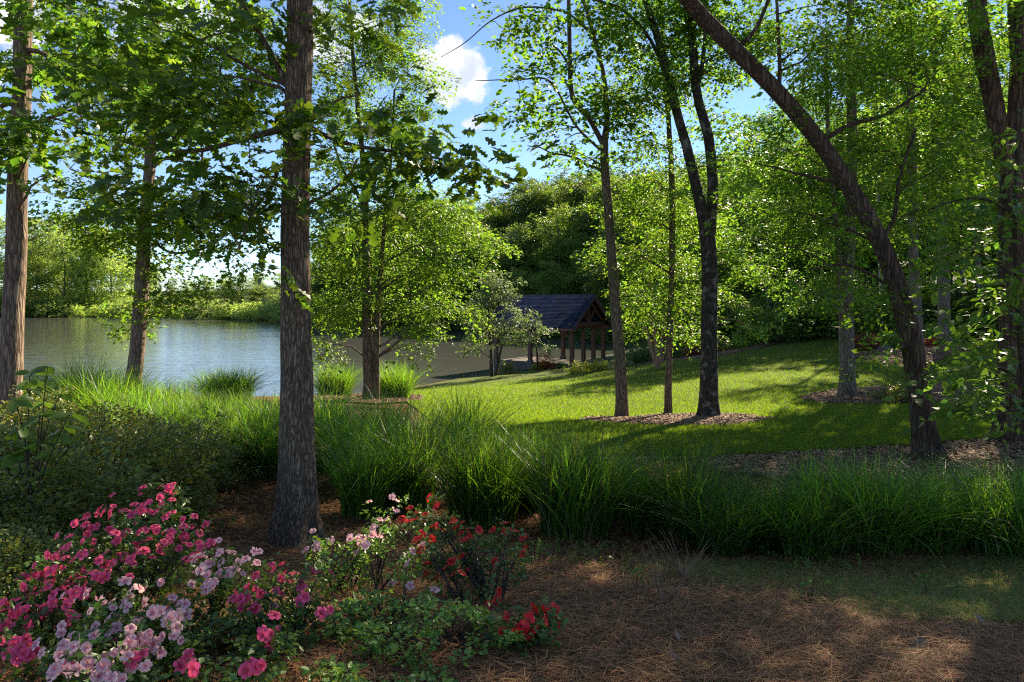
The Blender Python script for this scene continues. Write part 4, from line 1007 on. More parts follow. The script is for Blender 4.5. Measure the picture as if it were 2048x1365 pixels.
for k, (px, d, hh, ww) in enumerate(row):
    hh *= np.interp(px, [1000, 1300, 1500, 2100], [1, .88, .74, .78]) * R2.uniform(.9, 1.08)
    put(GP[R2.randrange(5)], USED, at(px, d), R2.uniform(0, 6.28), (ww, ww, hh * .98), ROWL.get(px, lbl_row if d < 7.0 else lbl_back), 'grass clump', 'row of ornamental grasses before the lawn')
for k, (px, d, hh) in enumerate(left):
    put(GP[R2.randrange(5)], USED, at(px, d), R2.uniform(0, 6.28), (1.05, 1.05, hh * .84), lbl_left if d > 10.4 else 'sunlit tall grass clump between the azalea hedge and the oak trunk', 'grass clump', 'grasses on the lake slope')
put(GP[2], USED, at(725, 7.2), 1.0, (.75, .75, .85), 'small loose grass tuft standing alone in the pine straw beside the oak trunk', 'grass clump', None)
put(GR[0], USED, at(670, 20.5), .4, (1.15, 1.15, 1.12), 'dark rounded grass mound by the water behind the twin trunk tree', 'grass clump', None)
put(GR[1], USED, at(788, 20.0), .9, (1.15, 1.15, 1.2), 'bright rounded grass mound touching the twin trunk tree at the lawn corner', 'grass clump', None)
put(GR[0], USED, at(455, 16), 2.0, (1.3, 1.3, .8), 'dark grass mound rising against the lake behind the sunlit grasses', 'grass clump', None)

# ------------------------------------------------------------------ clipped and wild azalea hedge on the left
hedge = [shrub_proto('azalea_shrub', 140 + k, .9, 1.45, .042, 480, M_hedge) for k in range(3)]
for k, (px, d, w, h) in enumerate([(40, 5.0, 1.1, .85), (150, 5.5, 1.05, .95), (110, 6.6, 1.2, 1.1), (235, 6.4, 1.15, 1.05), (20, 7.2, 1.2, 1.0), (300, 7.3, 1.1, 1.0), (190, 8.0, 1.2, 1.1), (365, 8.0, 1.0, .85), (-40, 6.0, 1.2, 1.1), (60, 4.1, .75, .5), (80, 8.6, 1.2, 1.1)]):
    put(hedge[k % 3], USED, at(px, d), R2.uniform(0, 6), (w, w, h), 'unflowered small leaved azalea mound in the ' + ('front of the hedge directly above the pink azaleas' if d < 6.2 else 'middle of the hedge beside the broadleaf sapling' if d < 7.25 else 'rear of the hedge against the sunlit grasses'), 'shrub', 'azalea hedge mounds')

# open airy shrub at the hedge's end
def airy():
    b = at(372, 6.7); r = np.random.default_rng(9); root = empty('open_shrub', b, 'open twiggy shrub with dark stems at the end of the azalea hedge', 'shrub')
    lf = Buf()
    for k in range(12):
        az = r.uniform(0, 6.28); q = r.uniform(.15, .5); z = r.uniform(.5, .95); e = np.array([q * math.cos(az) - .05, q * math.sin(az), z])
        ln = bez(np.array([0, 0, -.03]), np.array([e[0] * .35, e[1] * .35, z * .6]), e, 8)
        V, T, Q = tube(ln, np.linspace(.012, .003, 8), 5); link('stem', mesh_np('stem', V, [T, Q], M_twig, True), root)
        n = 26; O = ln[r.integers(4, 8, n)] + r.normal(0, .07, (n, 3)); place_sprays(lf, T_az, O, r.normal(0, 1, (n, 3)) + [0, 0, .6], r.uniform(.6, 1, n), r)
    tag(link('foliage', lf.mesh('foliage', M_hedge), root), kind='stuff')
airy()

# ------------------------------------------------------------------ flowering azaleas
def flower_mesh(name, mat, seed, openness):
    r = np.random.default_rng(seed); V, Tt, mi = [], [], []
    for p in range(5):
        a = p * 2 * math.pi / 5 + r.normal(0, .06)
        prof = [(.05, .04, .04), (.32, .24, .26), (.66, .42, .38), (1.0, .30, .40 - .22 * openness)]     # radius, half width, height
        row_ = []
        c, s = math.cos(a), math.sin(a)
        for (q, w, z) in prof:
            qq = q * (.5 + .5 * openness)
            row_.append([(qq * c - t * w * s, qq * s + t * w * c, z + r.normal(0, .05) + (.05 * t if q > .3 else 0)) for t in (-1, 0, 1)])
        i0 = len(V)
        for q3 in row_: V += q3
        for k in range(3):
            for j in range(2):
                A, B, C_, D_ = i0 + k * 3 + j, i0 + k * 3 + j + 1, i0 + k * 3 + j + 4, i0 + k * 3 + j + 3
                if k == 0: Tt += [(A, C_, D_)]; mi += [0]
                else: Tt += [(A, B, C_), (A, C_, D_)]; mi += [0, 0]
    for k in range(4):
        a = r.uniform(0, 6.28); i0 = len(V)
        e = (.3 * math.cos(a), .3 * math.sin(a), .75); V += [(.02, 0, .15), (-.02, .01, .15), e]; Tt.append((i0, i0 + 1, i0 + 2)); mi.append(1)
    return mesh_np(name, np.array(V) * .036, [np.array(Tt)], [mat, M_throat], True, mi)
FL = {c: [flower_mesh('flower', m, 200 + k, o) for k, o in enumerate((1.0, .85, .6, .35))] for c, m in (('hot', M_hot), ('pale', M_lpink), ('red', M_red))}
def flower_depth(py, near=2.62, farv=4.5): return np.interp(py, [980, 1360], [farv, near])
def azalea(label, bases, clusters, colour, per=2.2, jit=13, leaves=M_azleaf, seed=1, dfun=flower_depth, fill=90, tmpl=None, size=1.0, extra_px=None):
    r = np.random.default_rng(seed); bs = [at(*b) for b in bases]; b0 = np.mean(bs, axis=0); b0[2] = h1(b0[0], b0[1])
    root = empty('azalea', b0, label, 'azalea'); lf, st = Buf(), Buf()
    pts = []
    tot = 0
    for (px, py) in clusters:
        d = float(dfun(py)) + r.normal(0, .06)
        c = P(px, py, d); g = h1(c[0], c[1]); c[2] = max(c[2], g + .06)
        pts.append(c)
        b = bs[int(np.argmin([np.linalg.norm(q[:2] - c[:2]) for q in bs]))]
        outd = nrm(c - (b + [0, 0, .15]))
        n = max(1, int(r.normal(per, .8)))
        for k in range(n):
            q = c + r.normal(0, jit * d / F, 3) * [1, 1, .8] + [0, -.02, .02]
            nv = nrm(outd * .5 + r.normal(0, .42, 3) + np.array([0, -.5, .5]))
            o = link('flower', FL[colour][int(r.choice(4, p=[.4, .3, .2, .1]))], root)
            s = size * r.uniform(.8, 1.15)
            o.matrix_local = Matrix.Translation(Vector(q - b0)) @ Vector(nv).to_track_quat('Z', 'Y').to_matrix().to_4x4() @ Matrix.Rotation(r.uniform(0, 6.28), 4, 'Z') @ Matrix.Scale(s, 4)
            tot += 1
        s0 = b + np.array([r.normal(0, .04), r.normal(0, .04), -.03])
        st.add(*tube(bez(s0, np.array([b[0] * .55 + c[0] * .45, b[1] * .55 + c[1] * .45, b[2] * .3 + c[2] * .7 - .03]), c - outd * .02, 6), np.linspace(.007, .0025, 6), 4))
    pts = np.array(pts)
    O = np.repeat(pts, 3, 0) + r.normal(0, .035, (len(pts) * 3, 3)) + [0, .02, -.07]
    if fill:
        i = r.integers(0, len(pts), fill); f = r.uniform(.35, 1, (fill, 1))
        near_b = np.array([bs[int(np.argmin([np.linalg.norm(q[:2] - p[:2]) for q in bs]))] for p in pts[i]])
        O2 = near_b + (pts[i] - near_b) * f + r.normal(0, .06, (fill, 3)) - [0, 0, .05]; O2[:, 2] = np.maximum(O2[:, 2], H(O2[:, 0], O2[:, 1]) + .03)
        O = np.vstack([O, O2])
    X = r.normal(0, .7, O.shape) + [0, 0, .45]
    place_sprays(lf, tmpl or T_az, O, X, r.uniform(.7, 1.1, len(O)), r, .5)
    tag(link('stems', st.mesh('stems', M_twig, False, b0), root), kind='stuff')
    tag(link('foliage', lf.mesh('foliage', leaves, False, b0), root), kind='stuff')
    return tot
hot1 = [(330, 975), (348, 985), (335, 1000), (310, 1012), (290, 1030), (320, 1025), (245, 1018), (250, 1030), (205, 1035), (195, 1048), (155, 1055), (160, 1070), (330, 1058), (375, 1075), (385, 1060), (365, 1100), (300, 1078), (265, 1082), (235, 1100), (270, 1118), (320, 1108), (190, 1128), (130, 1115), (125, 1105), (70, 1150), (85, 1168), (115, 1150), (150, 1160), (165, 1188), (100, 1195), (60, 1248), (20, 1250), (70, 1228), (30, 1198), (130, 1212), (92, 1232), (48, 1290), (60, 1322), (12, 1262), (250, 1120), (210, 1135), (180, 1160), (200, 1180), (300, 1130), (345, 1085), (120, 1170), (20, 1210), (50, 1300), (285, 1050), (225, 1060), (110, 1240), (140, 1225), (85, 1205), (310, 1090), (260, 1140), (60, 1185), (395, 1100), (160, 1105), (40, 1225)]
pale1 = [(450, 1112), (478, 1120), (408, 1135), (502, 1128), (452, 1148), (425, 1170), (412, 1175), (280, 1178), (250, 1205), (190, 1222), (200, 1240), (222, 1250), (262, 1215), (282, 1245), (272, 1268), (340, 1262), (160, 1268), (132, 1290), (152, 1302), (122, 1318), (240, 1312), (268, 1300), (202, 1340), (172, 1350), (256, 1352), (292, 1312), (368, 1283), (180, 1205), (240, 1225), (345, 1232), (275, 1285), (150, 1330), (188, 1312), (300, 1230), (325, 1290), (120, 1345), (215, 1290), (438, 1128), (465, 1140), (230, 1340)]
hot2 = [(555, 1133), (640, 1148), (522, 1190), (510, 1178), (545, 1198), (508, 1222), (595, 1160), (625, 1203), (482, 1245), (662, 1225), (520, 1340), (552, 1268), (470, 1200), (576, 1165), (550, 1300), (330, 1218), (318, 1240), (345, 1210), (270, 1328), (240, 1290), (540, 1175), (630, 1165), (490, 1205), (382, 1350), (500, 1345), (600, 1180), (145, 1345), (530, 1285), (370, 1320)]
pale2 = [(760, 1040), (772, 1055), (752, 1030), (780, 1035), (796, 1045), (742, 1075), (722, 1085), (702, 1095), (640, 1093), (626, 1105), (660, 1090), (738, 1115), (816, 1125), (832, 1105), (816, 1175), (850, 1190), (800, 1010), (720, 1100), (752, 1085), (765, 1065), (590, 1200), (552, 1215), (540, 1308), (505, 1290)]
red1 = [(850, 1005), (853, 1030), (812, 1040), (830, 1037), (880, 1025), (905, 1040), (910, 1052), (880, 1065), (850, 1085), (838, 1090), (872, 1088), (895, 1070), (935, 1080), (925, 1060), (990, 1065), (1018, 1068), (1010, 1060), (1036, 1105), (1046, 1095), (1022, 1075), (1000, 1122), (920, 1125), (905, 1128), (866, 1130), (876, 1155), (930, 1155), (925, 1140), (990, 1200), (935, 1090), (848, 1015), (945, 1075), (980, 1205)]
red2 = [(1060, 1250), (1076, 1255), (1082, 1245), (1065, 1230), (1105, 1245), (1010, 1240), (1050, 1262), (1042, 1268), (1070, 1262), (1092, 1255), (1008, 1262)]
nf = 0
nf += azalea('large hot pink flowering azalea below the azalea hedge', [(120, 3.25), (250, 3.7), (60, 2.95), (310, 4.2)], hot1, 'hot', 4.9, 18, M_azleaf, 301, fill=300, size=.76)
nf += azalea('pale pink flowering azalea mixed in front of the large hot pink one', [(230, 2.9), (330, 3.1), (430, 3.5)], pale1, 'pale', 4.4, 17, M_azleaf, 302, lambda y: flower_depth(y, 2.55, 4.2), 260, size=.78)
nf += azalea('smaller hot pink azalea spreading over pine straw near the oak trunk', [(540, 3.3), (600, 3.5), (340, 2.9), (500, 2.9)], hot2, 'hot', 2.6, 13, M_azleaf, 303, fill=200, size=.82)
nf += azalea('thin pale pink azalea between the oak trunk and the red azalea', [(750, 4.2), (680, 4.3), (800, 3.7), (560, 3.2)], pale2, 'pale', 2.0, 11, M_azfresh, 304, lambda y: np.interp(y, [1000, 1310], [4.75, 3.0]), 90, size=.8)
nf += azalea('red flowering azalea with bare dark stems in front of the grasses', [(985, 4.0), (940, 3.9)], red1, 'red', 1.9, 10, M_azleaf, 305, lambda y: np.interp(y, [1000, 1210], [4.6, 3.9]), 45, size=.85)
nf += azalea('low red azalea tuft lying on the open pine straw', [(1055, 3.25), (1000, 3.3)], red2, 'red', 1.8, 8, M_azleaf, 306, lambda y: np.interp(y, [1220, 1270], [3.4, 3.2]), 40)

# young green azaleas without flowers
def green_azalea(label, base, n, spread, h, seed, mat=M_azfresh):
    r = np.random.default_rng(seed); b = at(*base); root = empty('young_azalea', b, label, 'azalea'); lf, st = Buf(), Buf()
    for k in range(n):
        a = r.uniform(0, 6.28); q = spread * math.sqrt(r.uniform(0, 1)); x, y = b[0] + q * math.cos(a), b[1] + q * math.sin(a) * .8
        z = h1(x, y) + h * r.uniform(.25, 1) * (1 - .5 * (q / spread) ** 2); e = np.array([x, y, z])
        st.add(*tube(bez(b + r.normal(0, .03, 3) * [1, 1, 0] - [0, 0, .02], np.array([(b[0] + x) / 2, (b[1] + y) / 2, (b[2] * .4 + z * .6)]), e, 5), np.linspace(.005, .002, 5), 4))
        m = 5; az = np.arange(m) * 2 * math.pi / m + r.uniform(0, 6)
        place_sprays(lf, T_azb, np.repeat(e[None], m, 0) - [0, 0, .02], np.stack([np.cos(az), np.sin(az), np.full(m, .5)], 1), r.uniform(.45, .75, m), r)
    tag(link('stems', st.mesh('stems', M_twig, False, b), root), kind='stuff')
    tag(link('foliage', lf.mesh('foliage', mat, False, b), root), kind='stuff')
green_azalea('fresh green unflowered azalea below the red azalea', (880, 3.25), 60, .40, .24, 311)
green_azalea('low fresh green azalea at the foot of the thin pale pink azalea', (760, 3.55), 34, .30, .20, 312)
green_azalea('spreading green azalea seedlings on pine straw in front of the other green ones', (760, 2.85), 34, .34, .12, 313)
green_azalea('small light green azalea shoot beside the smaller hot pink azalea', (670, 3.3), 8, .10, .14, 314)
green_azalea('dark leafy azalea behind the red azalea at the foot of the grasses', (920, 4.9), 40, .5, .34, 315, M_azleaf)
green_azalea('green azalea under the large hot pink flowers at the hedge foot', (30, 3.7), 40, .45, .35, 316)
green_azalea('leafy azalea filling the space between the two hot pink azaleas', (420, 3.2), 60, .4, .2, 317, M_azleaf)

# ------------------------------------------------------------------ broad leaved sapling, each leaf a part
def leaf_part_mesh(name, half, mat, L, fold=.05, drop=.12):
    """leaf with a midrib strip; half outline (x, y)"""
    V, T = [], []
    for (x, y) in half: V += [(x, y, fold * y / .25 - drop * x * x), (x, 0, -drop * x * x - .01), (x, -y, fold * y / .25 - drop * x * x)]
    for i in range(len(half) - 1):
        a = i * 3
        for j in range(2): T += [(a + j, a + j + 1, a + j + 4), (a + j, a + j + 4, a + j + 3)]
    n = len(V); V += [(-.25, .012, .02), (-.25, -.012, .02), (0.02, .012, 0), (.02, -.012, 0)]; T += [(n, n + 1, n + 3), (n, n + 3, n + 2)]
    return mesh_np(name, np.array(V) * L, [np.array(T)], mat, True)
OAKH = [(0, .02), (.14, .05), (.26, .2), (.36, .08), (.5, .3), (.6, .1), (.74, .26), (.83, .12), (.95, .1), (1, .01)]
OVALH = [(0, .01), (.15, .13), (.35, .23), (.55, .25), (.75, .18), (.9, .08), (1, .005)]
oak_lm = leaf_part_mesh('leaf', OAKH, M_oakleaf, .15); dog_lm = leaf_part_mesh('leaf', OVALH, M_dog, .14); sap_lm = leaf_part_mesh('leaf', OVALH, M_dog, .165, .05, .2)
def hang_leaf(me, root, b0, p, x, s, r):
    x = Vector(x).normalized(); up = Vector((r.normal(0, .5), r.normal(0, .5) - .35, 1)); y = up.cross(x).normalized(); z = x.cross(y)
    o = link('leaf', me, root); p = np.asarray(p) - b0
    o.matrix_local = Matrix(((x.x * s, y.x * s, z.x * s, p[0]), (x.y * s, y.y * s, z.y * s, p[1]), (x.z * s, y.z * s, z.z * s, p[2]), (0, 0, 0, 1)))
def scatter_leaves(me, root, b0, areas, seed):
    r = np.random.default_rng(seed)
    for (px, py, rx, ry, d, n) in areas:
        for k in range(n):
            a = r.uniform(0, 6.28); q = math.sqrt(r.uniform(0, 1)); p = P(px + rx * q * math.cos(a), py + ry * q * math.sin(a), d + r.normal(0, .12))
            hang_leaf(me, root, b0, p, (r.normal(0, 1), r.normal(0, 1), -r.uniform(.1, .9)), r.uniform(.75, 1.2), r)
scatter_leaves(oak_lm, oak, oak_sk[2], [(900, 325, 60, 20, 6, 45), (950, 345, 24, 16, 6, 24), (800, 315, 60, 28, 6, 40), (510, 480, 40, 50, 5.7, 40), (300, 250, 120, 50, 6.4, 45), (650, 60, 40, 30, 5.9, 10), (600, 410, 26, 24, 5.6, 6), (610, 260, 30, 30, 5.6, 12)], 7)
scatter_leaves(dog_lm, dog, dog_sk[2], [(1965, 790, 24, 40, 8.5, 32), (2000, 720, 40, 40, 8.5, 40), (1900, 505, 40, 20, 8.5, 24), (2010, 320, 40, 50, 8.4, 40), (2010, 560, 45, 50, 8.4, 40)], 8)
def sapling():
    r = np.random.default_rng(17); b = at(62, 5.0); root = empty('broadleaf_sapling', b, 'young sapling with large light green leaves rising above the azalea hedge', 'sapling')
    tips = [(60, 745), (95, 735), (30, 800), (120, 790), (140, 830), (80, 830), (20, 870), (110, 870), (150, 880), (50, 900), (10, 930)]
    for (px, py) in tips:
        e = P(px, py, 5.0 + r.normal(0, .15)); s = b + np.array([0, 0, .25])
        ln = bez(b - [0, 0, .05] if py < 760 else s + [0, 0, r.uniform(0, .35)], np.array([b[0] * .7 + e[0] * .3, b[1], b[2] * .3 + e[2] * .7]), e, 9)
        V, T, Q = tube(ln, np.linspace(.008, .0025, 9), 6); link('stem', mesh_np('stem', V - b, [T, Q], M_twig, True), root)
        for k in range(7):
            i = int(r.integers(4, 9)) if k > 2 else 8
            a = r.uniform(0, 6.28); hang_leaf(sap_lm, root, b, ln[i], (math.cos(a), math.sin(a), r.uniform(-.6, .25)), r.uniform(.6, 1.05), r)
sapling()

# ------------------------------------------------------------------ shrubs in the beds, by the pavilion
def bedplant(name, label, px, d, w, h, leafL, n, mat, seed, cat='shrub'):
    o = shrub_proto(name, seed, h, w, leafL, n, mat); o.location = [float(v) for v in at(px, d)]; return tag(o, label, cat)
bedplant('orange_shrub', 'rusty orange leaved shrub beside the pavilion posts at the water', 1092, 45.2, 1.3, .95, .10, 80, M_orange, 401)
bedplant('daylily_clump', 'yellow green spiky clump at the lawn edge before the pavilion', 1160, 37.0, 1.3, .55, .10, 80, M_yellow, 402, 'plant')
bedplant('daylily_clump', 'second yellow green clump beside the mulch at the pavilion corner', 1195, 36.4, 1.3, .6, .10, 80, M_yellow, 403, 'plant')
bedplant('waterside_shrub', 'dark green mound at the shore beside the small grey green tree', 1012, 43.4, 1.1, .75, .09, 70, M_hedge, 404)
bedplant('patio_plant', 'little green tuft at the pavilion floor edge beside the orange shrub', 1122, 45.0, .6, .4, .08, 40, M_azfresh, 405, 'plant')
bedplant('patio_plant', 'small pale tuft at the left of the orange shrub', 1074, 45.0, .6, .35, .08, 40, M_yellow, 406, 'plant')
bedplant('laurel_shrub', 'dark glossy shrub in the curved bed nearest the slender forked tree', 1262, 37.5, 1.7, .95, .10, 110, M_azleaf, 407)
bedplant('laurel_shrub', 'dark glossy shrub in the curved bed under the cinnamon stems', 1292, 38.0, 1.6, 1.05, .10, 110, M_azleaf, 408)
bedplant('sage_clump', 'grey green low clump spilling over the curved mulch bed', 1240, 35.8, 1.3, .45, .09, 70, M_grey, 409, 'plant')
bedplant('round_shrub', 'rounded green shrub behind the thinnest tree of the oval bed', 1343, 37.0, 1.3, .85, .10, 80, M_azleaf, 410)
bedplant('nandina', 'red leaved shrub in the curved bed left of the dark forked trunk', 1388, 38.0, 1.3, .8, .10, 90, M_redleaf, 411)
bedplant('nandina', 'small red leaved shrub in the curved bed right of the dark forked trunk', 1440, 39.5, .9, .6, .10, 60, M_redleaf, 412)
bedplant('low_shrub', 'yellow green low shrub at the far end of the curved bed', 1462, 40.0, 1.6, .6, .10, 80, M_yellow, 413)
bedplant('low_shrub', 'bright green low mound where the curved bed meets the lawn', 1492, 40.5, 1.2, .45, .10, 60, M_azfresh, 414)
bedplant('nandina', 'red leaved shrub on the upper bed next to the grey trunk with flared roots', 1728, 29.0, 1.0, .62, .085, 90, M_redleaf, 415)
bedplant('nandina', 'second red leaved shrub on the upper bed beside a dark rock', 1752, 29.5, .8, .55, .085, 70, M_redleaf, 416)
bedplant('round_shrub', 'rounded fresh green shrub on the upper bed beside the red shrubs', 1782, 29.2, 1.2, .7, .085, 100, M_azfresh, 417)
bedplant('ivy_mound', 'long low green mound between the pale trunks of the upper bed', 1850, 31.0, 2.4, .8, .10, 150, M_azfresh, 418)
bedplant('nandina', 'small dull red plant at the foot of the straight pale grey trunk', 1866, 28.2, .6, .35, .08, 40, M_redleaf, 419)
bedplant('azalea_bush', 'low green bush on the long mulch bed behind the leaning trunk', 1790, 16.6, 1.1, .42, .05, 160, M_hedge, 420)
bedplant('japanese_maple', 'reddish tipped shrub beside the hanging leaves at the long mulch bed', 1950, 14.2, .8, .75, .05, 150, M_hedge, 421)
bedplant('lawn_tuft', 'tall grass tuft at the wood end of the lawn beside the grey trunk', 1682, 29.0, .6, .35, .08, 40, M_yellow, 422, 'plant')
def rock(label, px, d, s, seed):
    r = np.random.default_rng(seed); b = at(px, d); n, m = 9, 6
    V = []
    for i in range(m + 1):
        for j in range(n):
            th = math.pi * i / m; a = 6.283 * j / n; k = 1 + .18 * math.sin(2.3 * a + seed) + r.normal(0, .06)
            V.append((s * k * math.sin(th) * math.cos(a), s * .7 * k * math.sin(th) * math.sin(a), s * .42 * math.cos(th)))
    Q = [[i * n + j, i * n + (j + 1) % n, (i + 1) * n + (j + 1) % n, (i + 1) * n + j] for i in range(m) for j in range(n)]
    o = link('rock', mesh_np('rock', np.array(V), [np.array(Q)], MATS['patio_stone'], True), None, b + [0, 0, s * .1]); tag(o, label, 'rock')
rock('flat dark rock between the red shrub and the green shrub on the upper bed', 1768, 28.6, .4, 3)
rock('small stone at the edge of the curved bed by the thin tree', 1330, 36.0, .25, 4)

# ------------------------------------------------------------------ ground cover (uncountable)
def bed_mask(x, y, keys=None):
    m = np.zeros(len(x), bool)
    for k, p in BEDS.items():
        if keys is None or k in keys: m |= inside(p, x, y)
    return m
b6 = [G(*p)[:2] for p in [(2250, 866), (2000, 884), (1800, 898), (1500, 918), (1400, 924), (1420, 950), (1560, 962), (1750, 968), (1900, 968), (2050, 945), (2250, 920)]]
bed('strip', b6, 'mulch strip along the near lawn edge where the leaning tree stands', .02)
def chips():
    r = np.random.default_rng(31)
    for key, poly in BEDS.items():
        a = np.array(poly); n = 9000
        x = r.uniform(a[:, 0].min(), a[:, 0].max(), n); y = r.uniform(a[:, 1].min(), a[:, 1].max(), n)
        k = inside(poly, x, y); x, y = x[k], y[k]
        area = len(x) / n * np.ptp(a[:, 0]) * np.ptp(a[:, 1]); want = int(min(len(x), area * 420)); x, y = x[:want], y[:want]
        n = len(x)
        dm = np.min(np.hypot(x[:, None] - a[None, :, 0], y[:, None] - a[None, :, 1]), axis=1)
        hump = .02 if key == 'strip' else .035
        z = H(x, y) + .055 + hump * np.clip(dm / .5, 0, 1) ** .7
        u = nrm(np.stack([r.normal(0, 1, n), r.normal(0, 1, n), r.normal(0, .25, n)], 1)); v = nrm(np.cross(nrm(np.stack([r.normal(0, .4, n), r.normal(0, .4, n), np.ones(n)], 1)), u))
        l = r.uniform(.02, .05, n)[:, None]; w = r.uniform(.006, .014, n)[:, None]; c = np.stack([x, y, z], 1)
        V = np.stack([c - u * l - v * w, c + u * l - v * w, c + u * l + v * w, c - u * l + v * w], 1).reshape(-1, 3)
        o = [q for q in COL.objects if q.name.startswith('mulch_bed') and q.get('kind') == 'structure'][list(BEDS).index(key)]
        tag(link('wood_chips', mesh_np('wood_chips', V, [np.arange(n * 4).reshape(-1, 4)], M_chip), o), kind='stuff')
chips()
def blades_mesh(name, x, y, z, h, w, r, mat, lean=.5):
    n = len(x); a = r.uniform(0, 6.283, n); b = np.stack([x, y, z], 1)
    dd = np.stack([np.cos(a), np.sin(a), np.zeros(n)], 1) * w[:, None]
    tip = b + np.stack([r.normal(0, lean, n) * h, r.normal(0, lean, n) * h, h], 1)
    V = np.stack([b - dd, b + dd, tip], 1).reshape(-1, 3)
    return mesh_np(name, V, [np.arange(n * 3).reshape(-1, 3)], mat)
def lawn_grass():
    r = np.random.default_rng(41); n = 360000
    d = 2.62 * F / r.uniform(95, 345, n); x = r.uniform(-.32, .80, n) * d
    k = inside(lawn_poly, x, d) & ~bed_mask(x, d); x, d = x[k], d[k]
    h = r.uniform(.035, .085, len(x)); w = .0028 + .00022 * d
    o = link('lawn_grass', blades_mesh('lawn_grass', x, d, H(x, d) + .024, h, w, r, M_lawnblade))
    tag(o, 'short mown grass blades covering the sunlit lawn', 'grass', kind='stuff')
lawn_grass()
def straw():
    r = np.random.default_rng(42); n = 120000
    d = 2.3 * np.exp(r.uniform(0, 1, n) ** 1.25 * math.log(11.5 / 2.3)); x = r.uniform(-.84, .84, n) * d
    k = ~inside(lawn_poly, x, d) & ~bed_mask(x, d); x, d = x[k], d[k]; n = len(x)
    flow = .6 * np.sin(x * .9 + 1) + .5 * np.cos(d * 1.1)
    a = flow + r.normal(0, .9, n); u = nrm(np.stack([np.cos(a), np.sin(a) * .9, r.normal(0, .16, n)], 1)); v = nrm(np.cross(np.array([0, 0, 1.]), u))
    c = np.stack([x, d, H(x, d) + r.uniform(.004, .045, n)], 1); l = r.uniform(.035, .10, n)[:, None]; w = (.0010 + .00035 * d)[:, None]
    V = np.stack([c - u * l - v * w, c - u * l * .2 + v * w, c + u * l, c - u * l * .2 - v * w], 1)
    o = link('pine_straw', mesh_np('pine_straw', V.reshape(-1, 3), [np.arange(n * 4).reshape(-1, 4)], M_needle))
    tag(o, 'brown pine needles strewn over the foreground ground', 'pine straw', kind='stuff')
straw()
def thin_grass():
    r = np.random.default_rng(43); n = 110000
    px = r.uniform(1250, 2200, n); py = r.uniform(1085, 1340, n); d = 2.08 * F / (py - HY); x = (px - CX) / F * d
    m = np.sin(x * 2.3 + 1) * np.cos(d * 2.9) + r.normal(0, .5, n) + (px - 1520) / 380 - np.maximum(0, py - 1200 - (px - 1500) * .18) / 80 + r.normal(0, .5, n)
    k = m > .3; x, d = x[k], d[k]; n = len(x)
    o = link('thin_grass', blades_mesh('thin_grass', x, d, H(x, d), r.uniform(.025, .075, n), np.full(n, .0026), r, M_straw_grass, .7))
    tag(o, 'thin pale grass growing through the ground in front of the grasses', 'grass', kind='stuff')
    n = 12000; px = r.uniform(620, 2100, n); py = r.uniform(1010, 1140, n) + r.normal(0, 14, n); d = 2.15 * F / (py - HY); x = (px - CX) / F * d
    k = np.sin(x * 3.1) * np.cos(d * 2.2) + r.normal(0, .6, n) > .3; x, d = x[k], d[k]; n = len(x)
    c = np.stack([x, d, H(x, d) + r.uniform(.01, .06, n)], 1); lf = Buf()
    sel = np.arange(0, n, 9); place_sprays(lf, T_az, c[sel], r.normal(0, 1, (len(sel), 3)) + [0, 0, .5], r.uniform(.35, .7, len(sel)), r)
    tag(link('ground_weeds', lf.mesh('ground_weeds', M_azfresh)), 'low leafy weeds along the foot of the ornamental grasses', 'weeds', kind='stuff')
thin_grass()

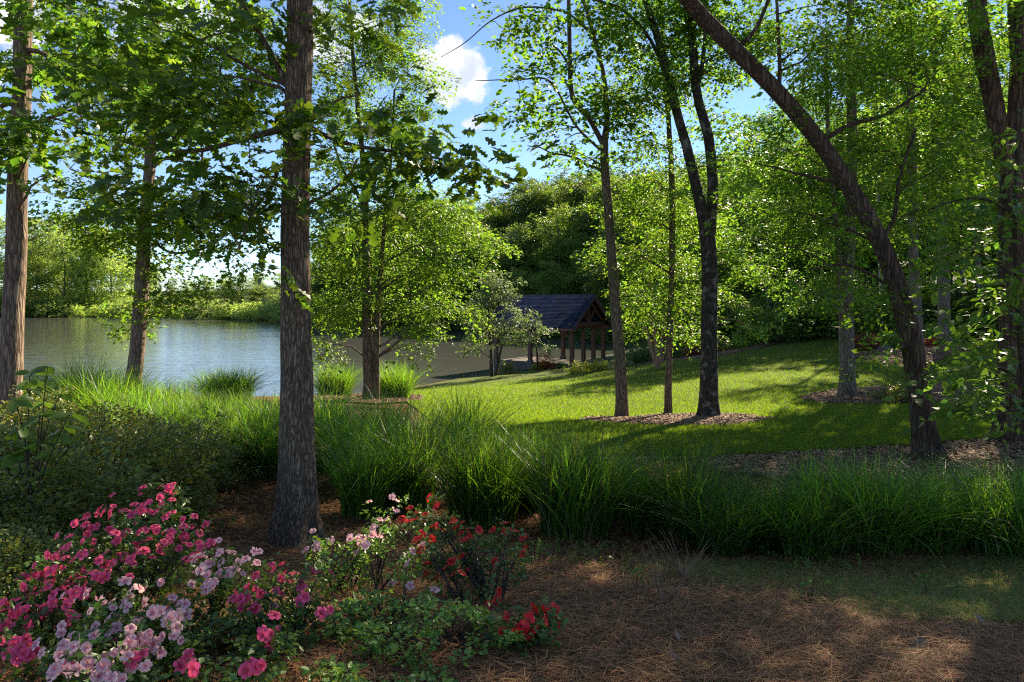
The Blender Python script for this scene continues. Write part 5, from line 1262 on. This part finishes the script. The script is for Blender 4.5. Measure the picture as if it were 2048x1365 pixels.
# small things on the ground
def weed(label, px, d, seed, h=.16, n=5):
    r = np.random.default_rng(seed); b = at(px, d); root = empty('weed', b, label, 'weed'); lf = Buf(); st = Buf()
    for k in range(n):
        e = b + np.array([r.normal(0, .06), r.normal(0, .06), h * r.uniform(.4, 1)])
        st.add(*tube(bez(b - [0, 0, .02], (b + e) / 2 + [0, 0, .03], e, 4), np.linspace(.003, .0015, 4), 3))
        place_sprays(lf, T_azb, np.repeat(e[None], 2, 0), r.normal(0, 1, (2, 3)) + [0, 0, .4], np.full(2, .5), r)
    tag(link('stems', st.mesh('stems', M_twig, False, b), root), kind='stuff'); tag(link('foliage', lf.mesh('foliage', M_azfresh, False, b), root), kind='stuff')
weed('green seedling in the sunny patch of open pine straw', 1272, 4.45, 1, .22)
weed('low green seedling at the edge of pine straw and thin grass', 1620, 4.3, 2)
weed('leafy weed sprouting in the thin grass near the dark grass clump', 1860, 4.6, 3)
weed('bright weed at the foot of the leaning trunk', 1975, 8.8, 4, .3, 8)
weed('yellow green sprig at the near edge of the mulch strip', 1800, 9.0, 5, .3, 7)
weed('tiny seedling standing between the oak trunk and the hedge', 440, 6.2, 6, .14)
def brush(label, px, d, seed):
    r = np.random.default_rng(seed); b = at(px, d); root = empty('dry_brush', b, label, 'dead shrub')
    for k in range(22):
        a = r.uniform(0, 6.28); e = b + np.array([.34 * math.cos(a) * r.uniform(.3, 1), .3 * math.sin(a) * r.uniform(.3, 1), r.uniform(.12, .42)])
        ln = bez(b - [0, 0, .02], (b + e) / 2 + [0, 0, .06], e, 6) + r.normal(0, .006, (6, 3)); V, T, Q = tube(ln, np.linspace(.0026, .0008, 6), 4)
        link('twig', mesh_np('twig', V - b, [T, Q], M_myrtle), root)
brush('dry brown twiggy shrub in front of the grass row', 1370, 4.9, 11)
brush('small leafless twigs beside the sunny patch of pine straw', 1330, 4.1, 12)
dead = [leaf_part_mesh('fallen_leaf', OAKH, M_deadleaf, .10, .1, -.2), leaf_part_mesh('fallen_leaf', OVALH, M_deadleaf, .08, .1, -.3)]
rl = np.random.default_rng(13)
for k in range(46):
    px, py = rl.uniform(420, 2040), rl.uniform(1060, 1350); p = G(px, py)
    o = link('fallen_leaf', dead[k % 2], None, p + [0, 0, .03]); o.rotation_euler = (rl.normal(0, .35), rl.normal(0, .35), rl.uniform(0, 6.28)); s = rl.uniform(.6, 1.1); o.scale = (s, s, s)
    tag(o, 'dry curled pale brown leaf lying on the pine straw', 'fallen leaf', 'fallen leaves on the pine straw')
